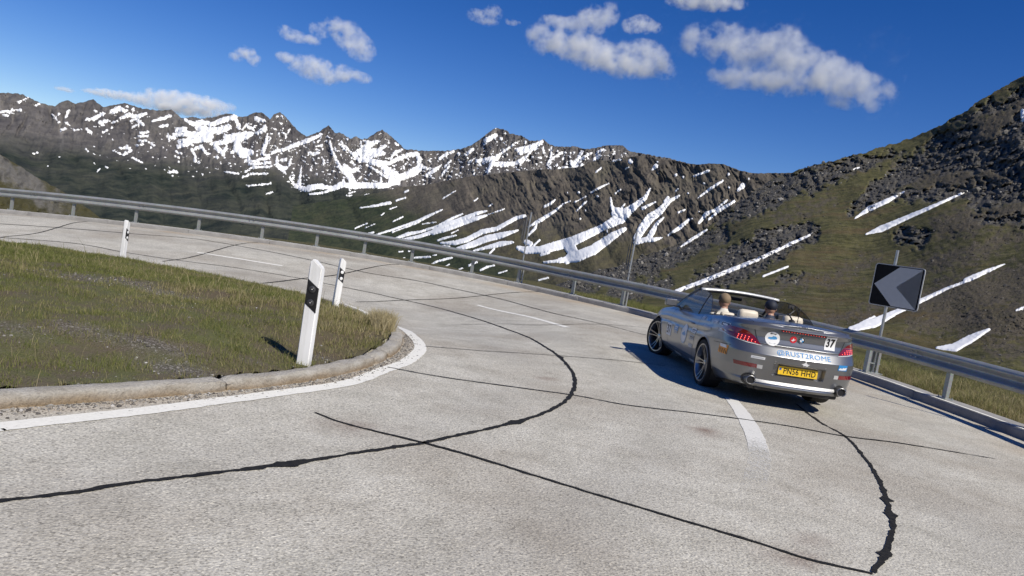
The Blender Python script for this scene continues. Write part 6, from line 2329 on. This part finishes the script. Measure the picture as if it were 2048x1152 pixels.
# door handles
for sgn_, fr in ((-1, LEFT), (1, RIGHT)):
    bm = bmesh.new()
    h = hit(fr['o'](.78, .815), fr['d'])[0]
    bm_tube(bm, [h + Vector((0, -.10, 0)), h + Vector((sgn_ * .022, -.075, .002)), h + Vector((sgn_ * .026, 0, .003)), h + Vector((sgn_ * .022, .075, .002)), h + Vector((0, .10, 0))], [.010, .012, .013, .012, .010], 8)
    put('door_handle', bm_mesh('door_handle', bm, True), MAT_CAR, car)

# ---- windscreen, frame, side windows
def wsx(v):
    return .735 + (.635 - .735) * v


HB, HT = (2.28, .955), (1.42, 1.325)
n_, m_ = 16, 10
V = []
for j in range(m_ + 1):
    v = j / m_
    for i in range(n_ + 1):
        u_ = 2 * i / n_ - 1
        bow = (1 - u_ * u_)
        V.append((u_ * wsx(v), HB[0] + (HT[0] - HB[0]) * v + .16 * bow * (1 - .45 * v), HB[1] + (HT[1] - HB[1]) * v + .035 * math.sin(math.pi * v) + .030 * bow * v))
ws = put('windscreen', mesh_np('windscreen', np.array(V), grid_faces(m_ + 1, n_ + 1)), MAT_GLASS2, car)
bm = bmesh.new()
rowT = [Vector(V[m_ * (n_ + 1) + i]) for i in range(n_ + 1)]
for (dy, dz, r_) in ((.0, .0, .022), (-.035, -.004, .020)):
    bm_tube(bm, [p + Vector((0, dy, dz)) for p in rowT], r_, 8)
put('header_rail', bm_mesh('header_rail', bm, True), paint('header_glint_metal', (0.72, 0.72, 0.71), 0.35, 0.3), car)  # colour paled to stand for the bright glint along the header
bm = bmesh.new()
bm_tube(bm, [p + Vector((0, -.02, -.028)) for p in rowT], .022, 8)
put('header_trim', bm_mesh('header_trim', bm, True), MAT_TRIM, car)
for e_ in (0, n_):
    bm = bmesh.new()
    bm_tube(bm, [Vector(V[j * (n_ + 1) + e_]) for j in range(m_ + 1)], [.030] + [.024] * m_, 8)
    put('pillar', bm_mesh('pillar', bm, True), MAT_TRIM, car)
for sgn_ in (-1, 1):
    prof = [(2.10, 1.00), (1.86, 1.13), (1.62, 1.235), (1.40, 1.305), (1.15, 1.315), (.85, 1.295), (.82, 1.29)]
    q2 = [(.80, 1.287), (.62, 1.235), (.45, 1.15), (.33, 1.05), (.30, .99)]

    def pane(name, top_, z0, par):
        T = catmull(top_, .05)
        V_ = []
        for (y_, z_) in T:
            for k in range(6):
                f_ = k / 5
                zb_ = min(z0, float(zt(y_)) - .02)
                zz = zb_ + (z_ - zb_) * f_
                V_.append((sgn_ * (.800 - .36 * (zz - .98) - .15 * max(0, zz - 1.15)), y_, zz))
        me = mesh_np(name, np.array(V_), grid_faces(len(T), 6))
        return put(name, me, MAT_GLASS, par)
    pane('side_window', prof, .96, car)
    pane('quarter_window', q2, .98, car)
    bm = bmesh.new()
    T = catmull(prof + q2, .05)
    bm_tube(bm, [(sgn_ * (.800 - .36 * (z_ - .98) - .15 * max(0, z_ - 1.15)), y_, z_) for y_, z_ in T], .005, 6)
    bm_tube(bm, [(sgn_ * (.800 - .36 * (z_ - .98) - .15 * max(0, z_ - 1.15)), .81, z_) for z_ in (.96, 1.1, 1.2, 1.288)], .009, 6)
    put('window_seal', bm_mesh('window_seal', bm, True), MAT_TRIM, car)
    # belt moulding
    bm = bmesh.new()
    bm_tube(bm, [(sgn_ * (float(np.interp(y_, [-.1, .6, 2.1], [.760, .775, .765]))), y_, float(zt(y_)) + .006) for y_ in np.linspace(-.12, 2.12, 24)], .012, 8)
    put('belt_moulding', bm_mesh('belt_moulding', bm, True), MAT_TRIM, car)
    # door mirror
    bm = bmesh.new()
    bm_box(bm, (sgn_ * .955, 1.93, 1.02), (.20, .11, .125), bevel=.035)
    bm_box(bm, (sgn_ * .83, 1.95, .965), (.12, .05, .035), bevel=.012)
    mr = put('door_mirror', bm_mesh('door_mirror', bm, True, 40), MAT_CAR, car)
    bm = bmesh.new()
    bm_box(bm, (sgn_ * .955, 1.872, 1.022), (.165, .008, .095), bevel=.003)
    put('mirror_glass', bm_mesh('mirror_glass', bm), MAT_CHROME, mr)

# ---- cabin
bm = bmesh.new()
bm_box(bm, (0, 1.0, .30), (1.44, 2.4, .06))
for s_ in (-1, 1):
    bm_box(bm, (s_ * .715, 1.0, .63), (.03, 2.3, .66))
bm_box(bm, (0, -.13, .68), (1.44, .04, .74))
bm_box(bm, (0, 2.12, .62), (1.44, .06, .60))
put('cabin_tub', bm_mesh('cabin_tub', bm), MAT_INT, car)
bm = bmesh.new()
bm_box(bm, (0, 2.02, .86), (1.40, .36, .20), bevel=.06)
bm_box(bm, (0, 1.25, .48), (.22, 1.3, .28), bevel=.05)
put('dashboard', bm_mesh('dashboard', bm, True, 40), MAT_INT, car)
bm = bmesh.new()
bm_box(bm, (0, -.075, 1.03), (1.40, .16, .06), bevel=.02)
put('tonneau_cover', bm_mesh('tonneau_cover', bm, True, 40), MAT_INT, car)
bm = bmesh.new()
bm_box(bm, (0, 1.62, 1.245), (.23, .035, .065), bevel=.014)
put('inner_mirror', bm_mesh('inner_mirror', bm, True, 40), MAT_TRIM, car)
tor = []
for k in range(33):
    a = 2 * math.pi * k / 32
    tor.append((.37 + .18 * math.cos(a), 1.60 - .06 * math.sin(a), .88 + .17 * math.sin(a)))
bm = bmesh.new()
bm_tube(bm, tor, .015, 8, cap=False)
bm_tube(bm, [(.37, 1.60, .88), (.37, 1.85, .80)], .03, 8)
bm_tube(bm, [(.20, 1.60, .88), (.54, 1.60, .88)], .018, 6)
put('steering_wheel', bm_mesh('steering_wheel', bm, True), MAT_TRIM, car)


def seat(name, x_, y_, wide, hz, head, bench=True):
    bm = bmesh.new()
    bm_box(bm, (x_, y_ + .30, .46), (wide, .52, .16), bevel=.05)
    s_ = put(name, bm_mesh(name, bm, True, 40), MAT_CREAM, car)
    bm = bmesh.new()
    bm_box(bm, (x_, y_, .46 + hz / 2), (wide, .14, hz), rot=None, bevel=.06)
    for v in bm.verts:
        v.co.y -= (v.co.z - .46) * .20
        v.co.x = x_ + (v.co.x - x_) * (1 - .18 * max(0, v.co.z - .75))
    put('backrest', bm_mesh('backrest', bm, True, 40), MAT_CREAM, s_)
    bm = bmesh.new()
    hz2 = .46 + hz
    bm_box(bm, (x_, y_ - hz * .20, hz2 + head[2] / 2 - .03), (head[0], head[1], head[2]), bevel=min(head[1], head[2]) * .42)
    for v in bm.verts:
        v.co.x = x_ + (v.co.x - x_) * (1 - .9 * max(0, v.co.z - hz2 - head[2] * .3))
    put('headrest', bm_mesh('headrest', bm, True), MAT_CREAM, s_)
    return s_


seat('front_seat', -.37, .90, .50, .50, (.22, .08, .12))
seat('front_seat', .37, .90, .50, .50, (.22, .08, .12))
seat('rear_seat', -.33, .18, .48, .54, (.30, .13, .20))
seat('rear_seat', .33, .18, .48, .54, (.30, .13, .20))

# ------------------------------------------------------------------ what rides in the car
CARM = Matrix.Translation(car.location) @ Euler((PITCH, ROLL, YAW), 'XYZ').to_matrix().to_4x4()


def skin_body(name, verts, edges, mats, root_i=0, sub=2):
    """verts: (x, y, z, rx, ry)."""
    me = bpy.data.meshes.new(name)
    me.from_pydata([v[:3] for v in verts], edges, [])
    ob = bpy.data.objects.new(name, me)
    COL.objects.link(ob)
    md = ob.modifiers.new('skin', 'SKIN')
    md.use_smooth_shade = True
    for i, v in enumerate(verts):
        sv = me.skin_vertices[0].data[i]
        sv.radius = (v[3], v[4])
        sv.use_root = (i == root_i)
    sb_ = ob.modifiers.new('sub', 'SUBSURF')
    sb_.levels = sub
    sb_.render_levels = sub
    bpy.context.view_layer.update()
    dg = bpy.context.evaluated_depsgraph_get()
    m2 = bpy.data.meshes.new_from_object(ob.evaluated_get(dg))
    m2.name = name
    bpy.data.objects.remove(ob)
    bpy.data.meshes.remove(me)
    m2.polygons.foreach_set('use_smooth', [True] * len(m2.polygons))
    m2.materials.clear()
    for mt in mats:
        m2.materials.append(mt)
    return m2


M = Mat('skin')
n1 = M.noise(20, 4)
M.set(color=M.ramp(n1, [(0.3, (0.36, 0.20, 0.14)), (0.7, (0.46, 0.27, 0.19))]), rough=0.5, sss=0.05)
MAT_SKIN = M.m
MAT_SHIRT_A = paint('cream_shirt', (0.66, 0.62, 0.54), 0.8, var=0.1)
MAT_CAP = paint('tan_cap', (0.23, 0.165, 0.10), 0.8, var=0.1)
MAT_SHIRT_B = paint('navy_jacket', (0.018, 0.028, 0.060), 0.7)
MAT_CAP_B = paint('dark_cap', (0.012, 0.016, 0.030), 0.7)
MAT_TROUSER = paint('dark_trousers', (0.03, 0.032, 0.04), 0.8)


def rider(x, y, shirt, cap, label, hands, turn=0.0):
    """Seated figure: y is the hip position along the car."""
    root = empty('person', (0, 0, 0))
    root.matrix_world = CARM @ Matrix.Translation((x, y, .455))
    tag(root, label, 'person', 'people in the convertible')
    # hip, belly, chest, neck base, neck, head base, crown
    v = [(0, 0, .08, .15, .12), (0, -.03, .24, .145, .11), (0, -.06, .42, .165, .115), (0, -.065, .57, .10, .08), (0, -.05, .63, .060, .060), (0, -.035, .66, .06, .062), (0, -.03, .73, .074, .092), (0, -.03, .80, .058, .072)]
    e = [(0, 1), (1, 2), (2, 3), (3, 4), (4, 5), (5, 6), (6, 7)]
    for s_, hnd in zip((-1, 1), hands):
        b = len(v)
        hx, hy, hz = hnd
        v += [(s_ * .185, -.06, .50, .062, .062), (s_ * .25, .06, .28, .048, .048), ((s_ * .25 + hx) / 2, (.06 + hy) / 2, (.28 + hz) / 2 - .01, .038, .038), (hx, hy, hz, .028, .022)]
        e += [(2, b), (b, b + 1), (b + 1, b + 2), (b + 2, b + 3)]
        # palm and fingers
        p = len(v)
        v += [(hx - s_ * .005, hy + .055, hz + .005, .032, .016)]
        e += [(b + 3, p)]
        for k in range(4):
            q = len(v)
            ox = (k - 1.5) * .017
            ln = (.040, .046, .043, .034)[k]
            v += [(hx + ox, hy + .075 + ln * .5, hz + .004, .0085, .0085), (hx + ox, hy + .080 + ln, hz - .022, .0075, .0075)]
            e += [(p, q), (q, q + 1)]
        q = len(v)
        v += [(hx - s_ * .034, hy + .045, hz - .006, .009, .009), (hx - s_ * .040, hy + .075, hz - .020, .008, .008)]
        e += [(b + 3, q), (q, q + 1)]
        l0 = len(v)
        v += [(s_ * .10, .10, .07, .088, .085), (s_ * .13, .48, .10, .062, .062), (s_ * .12, .72, -.10, .048, .048), (s_ * .12, .88, -.14, .038, .030)]
        e += [(0, l0), (l0, l0 + 1), (l0 + 1, l0 + 2), (l0 + 2, l0 + 3)]
    me = skin_body('body', v, e, [shirt, MAT_SKIN, MAT_TROUSER])
    mi = []
    for p in me.polygons:
        c_ = p.center
        skin_ = c_.z > .64 or any((c_ - Vector(h_)).length < .14 and c_.y > h_[1] - .02 for h_ in hands)
        mi.append(1 if skin_ else (2 if (c_.z < .18 and c_.y > .02) else 0))
    me.polygons.foreach_set('material_index', mi)
    put('body', me, None, root)
    hd = Vector((0, -.02, .745))
    # face: nose, ears, brow and eyes, mouth
    bm = bmesh.new()
    bmesh.ops.create_uvsphere(bm, u_segments=20, v_segments=14, radius=1.0)
    for w in bm.verts:
        w.co = Vector((w.co.x * .078, w.co.y * .098, w.co.z * .118)) + hd
        if w.co.y > hd.y + .05 and abs(w.co.x) < .018 and -.02 < w.co.z - hd.z < .015:
            w.co.y += .018
    put('head', bm_mesh('head', bm, True), MAT_SKIN, root)
    for s_ in (-1, 1):
        bm = bmesh.new()
        bmesh.ops.create_uvsphere(bm, u_segments=10, v_segments=8, radius=1.0)
        for w in bm.verts:
            w.co = Vector((w.co.x * .012 + s_ * .080, w.co.y * .022 - .03, w.co.z * .032 + .735))
        put('ear', bm_mesh('ear', bm, True), MAT_SKIN, root)
        bm = bmesh.new()
        bmesh.ops.create_uvsphere(bm, u_segments=8, v_segments=6, radius=.011)
        for w in bm.verts:
            w.co += Vector((s_ * .032, .062, .752))
        put('eye', bm_mesh('eye', bm, True), MAT_WHITE, root)
    bm = bmesh.new()
    bm_box(bm, (0, .068, .690), (.045, .010, .009), bevel=.003)
    put('mouth', bm_mesh('mouth', bm, True), MAT_REDSTK, root)
    # cap with a peak
    bm = bmesh.new()
    bmesh.ops.create_uvsphere(bm, u_segments=24, v_segments=16, radius=1.0)
    bmesh.ops.delete(bm, geom=[w for w in bm.verts if w.co.z < -.25 - .75 * max(0, -w.co.y)], context='VERTS')
    for w in bm.verts:
        w.co = Vector((w.co.x * .092, w.co.y * .112, w.co.z * .098)) + hd + Vector((0, -.002, .032))
    ring = [bm.verts.new(Vector((.082 * math.sin(a), .085 + .085 * math.cos(a) ** 1, .765 - .012 * math.cos(a))) + Vector((0, .0, 0))) for a in np.linspace(-1.45, 1.45, 12)]
    inner = [bm.verts.new(Vector((.080 * math.sin(a), .050 + .045 * math.cos(a), .768))) for a in np.linspace(-1.45, 1.45, 12)]
    for k in range(11):
        bm.faces.new((inner[k], inner[k + 1], ring[k + 1], ring[k]))
    put('cap', bm_mesh('cap', bm, True), cap, root)
    # seat belt over the shoulder
    bm = bmesh.new()
    s_ = -1 if x < 0 else 1
    pts = [(s_ * .16, -.17, .50), (s_ * .12, -.10, .575), (s_ * .07, .03, .50), (s_ * .0, .075, .35), (-s_ * .12, .08, .16)]
    for a, b in zip(pts, pts[1:]):
        A_, B_ = Vector(a), Vector(b)
        d_ = (B_ - A_)
        sd = d_.cross(Vector((0, 1, .4))).normalized() * .022
        q = [bm.verts.new(A_ - sd), bm.verts.new(A_ + sd), bm.verts.new(B_ + sd), bm.verts.new(B_ - sd)]
        bm.faces.new(q)
    put('seat_belt', bm_mesh('seat_belt', bm), MAT_TRIM, root)
    return root


rider(-.38, 1.02, MAT_SHIRT_A, MAT_CAP, 'passenger in a cream shirt and tan cap in the left front seat', ((-.12, .40, .20), (.10, .42, .19)))
rider(.36, 1.02, MAT_SHIRT_B, MAT_CAP_B, 'driver in dark navy clothing at the wheel', ((-.15, .50, .40), (.17, .50, .40)))

# camera mount stuck on the boot lid behind the rear seats
mt = empty('camera_mount')
mt.matrix_world = CARM @ Matrix.Translation((.13, -.36, 1.112))
tag(mt, 'black camera mount with a jointed arm on the boot behind the rear seats', 'camera mount')
bm = bmesh.new()
bm_tube(bm, [(0, 0, -.005), (0, 0, .012), (0, 0, .03)], [.045, .042, .02], 18)
put('suction_cup', bm_mesh('suction_cup', bm, True, 40), MAT_TRIM, mt)
bm = bmesh.new()
bm_tube(bm, [(0, 0, .03), (-.04, .03, .09), (.03, .05, .15), (.0, .06, .17)], .011, 8)
bm_tube(bm, [(-.06, .03, .09), (-.02, .03, .09)], .018, 8)
put('arm', bm_mesh('arm', bm, True), MAT_TRIM, mt)
bm = bmesh.new()
bm_box(bm, (-.01, .07, .195), (.075, .035, .05), bevel=.008)
bm_tube(bm, [(0, .05, .195), (0, .04, .195)], .016, 12)
put('camera_body', bm_mesh('camera_body', bm, True, 40), MAT_INT, mt)
bm = bmesh.new()
bm_tube(bm, [(.09, .02, .0), (.095, .02, .14), (.11, .02, .23)], [.006, .004, .003], 6)
put('antenna', bm_mesh('antenna', bm, True), MAT_TRIM, mt)


# ------------------------------------------------------------------ fair-weather clouds, real volumes high above the mountains
def cloud(label, blobs, dist, dens, rag, seed, depth=0.8):
    """blobs: (bearing, elevation, half width, half height) in degrees, seen from the road; the cloud floats at dist metres."""
    B = np.array(blobs, float)
    az_c = float(B[:, 0].mean())
    el_c = float(B[:, 1].mean())
    ca, sa_ = math.cos(R(az_c)), math.sin(R(az_c))
    rt_ = Vector((ca, -sa_, 0))
    fw = Vector((sa_, ca, 0))
    cen_ = EYE + fw * dist + Vector((0, 0, dist * math.tan(R(el_c))))
    k = dist * math.pi / 180
    ke = k / math.cos(R(el_c)) ** 2
    loc = [((a - az_c) * k, random.uniform(-.2, .2) * w * k, (e - el_c) * ke, w * k * 1.5, max(w, h) * k * depth, h * ke * 1.7) for a, e, w, h in blobs]
    lo = np.array([[p[0] - p[3], p[1] - p[4], p[2] - p[5]] for p in loc]).min(0)
    hi_ = np.array([[p[0] + p[3], p[1] + p[4], p[2] + p[5]] for p in loc]).max(0)
    bm = bmesh.new()
    bm_box(bm, tuple((lo + hi_) / 2), tuple(hi_ - lo))
    M = Mat('cloud_vapour')
    M.n.remove(M.b)
    co = M.node('ShaderNodeTexCoord').outputs['Object']
    size = float(np.mean([p[5] for p in loc]))
    wn1 = M.node('ShaderNodeTexNoise')
    wn1.inputs['Scale'].default_value = 1.25 / size
    wn1.inputs['Detail'].default_value = 8
    wn1.inputs['Roughness'].default_value = 0.68
    off = M.node('ShaderNodeVectorMath', operation='ADD')
    off.inputs[1].default_value = (seed * 913.0, seed * 211.0, 0)
    M.link(co, off.inputs[0])
    M.link(off.outputs[0], wn1.inputs['Vector'])
    tot = None
    for (x_, y_, z_, rx_, ry_, rz_) in loc:
        s1 = M.node('ShaderNodeVectorMath', operation='SUBTRACT')
        M.link(co, s1.inputs[0])
        s1.inputs[1].default_value = (x_, y_, z_)
        s2 = M.node('ShaderNodeVectorMath', operation='DIVIDE')
        M.link(s1.outputs[0], s2.inputs[0])
        s2.inputs[1].default_value = (rx_, ry_, rz_)
        s3 = M.node('ShaderNodeVectorMath', operation='LENGTH')
        M.link(s2.outputs[0], s3.inputs[0])
        v = M.math('SUBTRACT', 1.0, s3.outputs['Value'], True)
        if tot is None:
            tot = v
        else:
            tot = M.math('SMOOTH_MAX', tot, v)
            tot.node.inputs[2].default_value = 0.18
    # ragged edges: noise eats into the soft body
    nz = M.math('MULTIPLY', M.math('SUBTRACT', wn1.outputs[0], 0.48), rag * 2.5)
    edge = M.math('MULTIPLY', M.math('SUBTRACT', tot, 0.05), 5.0, True)
    d = M.math('ADD', tot, M.math('MULTIPLY', nz, edge))
    d = M.math('MULTIPLY', M.math('SUBTRACT', d, 0.22), edge)
    d = M.math('MULTIPLY', M.math('MULTIPLY', d, 1.15, True), 0.95 * dens / size)
    pv = M.node('ShaderNodeVolumePrincipled')
    pv.inputs['Color'].default_value = (1.0, 1.0, 1.0, 1)
    pv.inputs['Anisotropy'].default_value = -0.25
    M.link(d, pv.inputs['Density'])
    M.link(pv.outputs[0], M.out.inputs['Volume'])
    o = put('cloud', bm_mesh('cloud', bm), M.m)
    o.matrix_world = Matrix(((rt_.x, fw.x, 0, cen_.x), (rt_.y, fw.y, 0, cen_.y), (rt_.z, fw.z, 1, cen_.z), (0, 0, 0, 1)))
    tag(o, label, 'cloud', 'small white clouds')
    M.m.cycles.volume_step_rate = 0.45 if hasattr(M.m, 'cycles') else 1
    return o


def blobset(pts):
    return [(a, e, w, w * q) for (a, e, w), q in pts]


cloud('largest cloud above the hillside, trailing down to the right', [(10.57, 16.31, 1.31, 0.9), (12.4, 16.16, 1.54, 1.1), (14.61, 15.71, 1.86, 1.36), (16.29, 16.02, 1.5, 1.27), (17.46, 15.29, 1.66, 1.16), (12.86, 13.84, 1.21, 0.56), (14.63, 13.85, 1.54, 0.55), (16.71, 13.89, 1.69, 0.74), (19.27, 14.62, 1.81, 1.18), (20.98, 14.26, 1.46, 1.13), (22.35, 13.88, 1.28, 0.83), (23.32, 13.79, 0.95, 0.7), (22.97, 13.11, 0.64, 0.51), (21.24, 12.96, 0.98, 0.33)], 6000, 1.9, 1.5, 1)
cloud('cloud with a flat lower lobe left of the largest one', [(-1.31, 14.88, 0.79, 0.72), (0.08, 14.58, 1.44, 0.93), (1.78, 14.6, 1.61, 0.93), (3.55, 14.23, 1.79, 0.93), (5.45, 14.14, 1.79, 0.93), (7.09, 14.36, 1.42, 0.92), (8.46, 14.01, 0.85, 0.57), (6.77, 15.08, 1.13, 0.5), (-0.19, 16.03, 1.07, 0.36), (1.32, 16.05, 0.78, 0.43), (2.74, 16.53, 1.2, 0.78), (3.59, 16.99, 0.77, 0.63)], 6200, 1.9, 1.5, 2)
cloud('small detached puff between the two large clouds', [(5.56, 16.5, 0.7, 0.42), (6.26, 16.73, 0.84, 0.49), (7.03, 16.58, 0.63, 0.32)], 6200, 1.3, 1.5, 3)
cloud('cloud cut off by the upper edge', [(9.19, 18.66, 1.37, 0.48), (10.8, 18.75, 1.53, 0.47), (12.22, 18.81, 1.08, 0.4), (10.71, 19.2, 1.35, 0.54)], 5600, 1.5, 1.5, 4)
cloud('faint wisp high in the middle of the sky', [(-5.95, 15.4, 0.78, 0.35), (-4.88, 15.73, 0.64, 0.5), (-5.16, 15.2, 0.71, 0.32), (-3.31, 15.45, 0.57, 0.18)], 6200, 0.7, 1.7, 5)
cloud('hooked cloud over the middle peaks', [(-16.96, 12.15, 0.68, 0.41), (-15.89, 12.57, 0.89, 0.55), (-15.03, 12.31, 0.97, 0.69), (-14.34, 11.77, 1.04, 0.7), (-13.82, 11.47, 0.84, 0.63), (-19.3, 11.53, 0.54, 0.33), (-18.59, 11.36, 0.81, 0.34), (-17.54, 11.33, 0.75, 0.27)], 6500, 1.4, 1.6, 6)
cloud('small round cloud at the left of the hooked cloud', [(-22.25, 9.1, 0.46, 0.3), (-21.63, 9.42, 0.66, 0.43), (-20.99, 9.16, 0.4, 0.33)], 6500, 1.2, 1.6, 7)
cloud('cloud with a tail below the hooked cloud', [(-17.97, 9.58, 0.89, 0.51), (-16.9, 9.47, 1.17, 0.69), (-15.98, 9.25, 0.91, 0.63), (-14.78, 9.58, 1.05, 0.46), (-13.62, 9.54, 0.71, 0.32), (-18.87, 9.82, 0.75, 0.31)], 6500, 1.4, 1.6, 8)
cloud('long bright cloud resting on the far skyline', [(-27.48, 4.93, 0.94, 0.38), (-26.29, 5.27, 1.27, 0.51), (-25.04, 5.32, 1.46, 0.55), (-23.46, 5.5, 1.19, 0.46), (-22.5, 5.65, 0.67, 0.33), (-25.76, 4.82, 1.93, 0.32), (-23.88, 5.0, 1.31, 0.3)], 8600, 1.9, 1.3, 9)
cloud('grey streak of cloud at the left above the far range', [(-30.41, 4.72, 0.72, 0.15), (-29.55, 4.83, 0.91, 0.24), (-28.68, 4.91, 0.8, 0.25), (-32.08, 4.51, 0.53, 0.12)], 8600, 1.0, 1.4, 10)
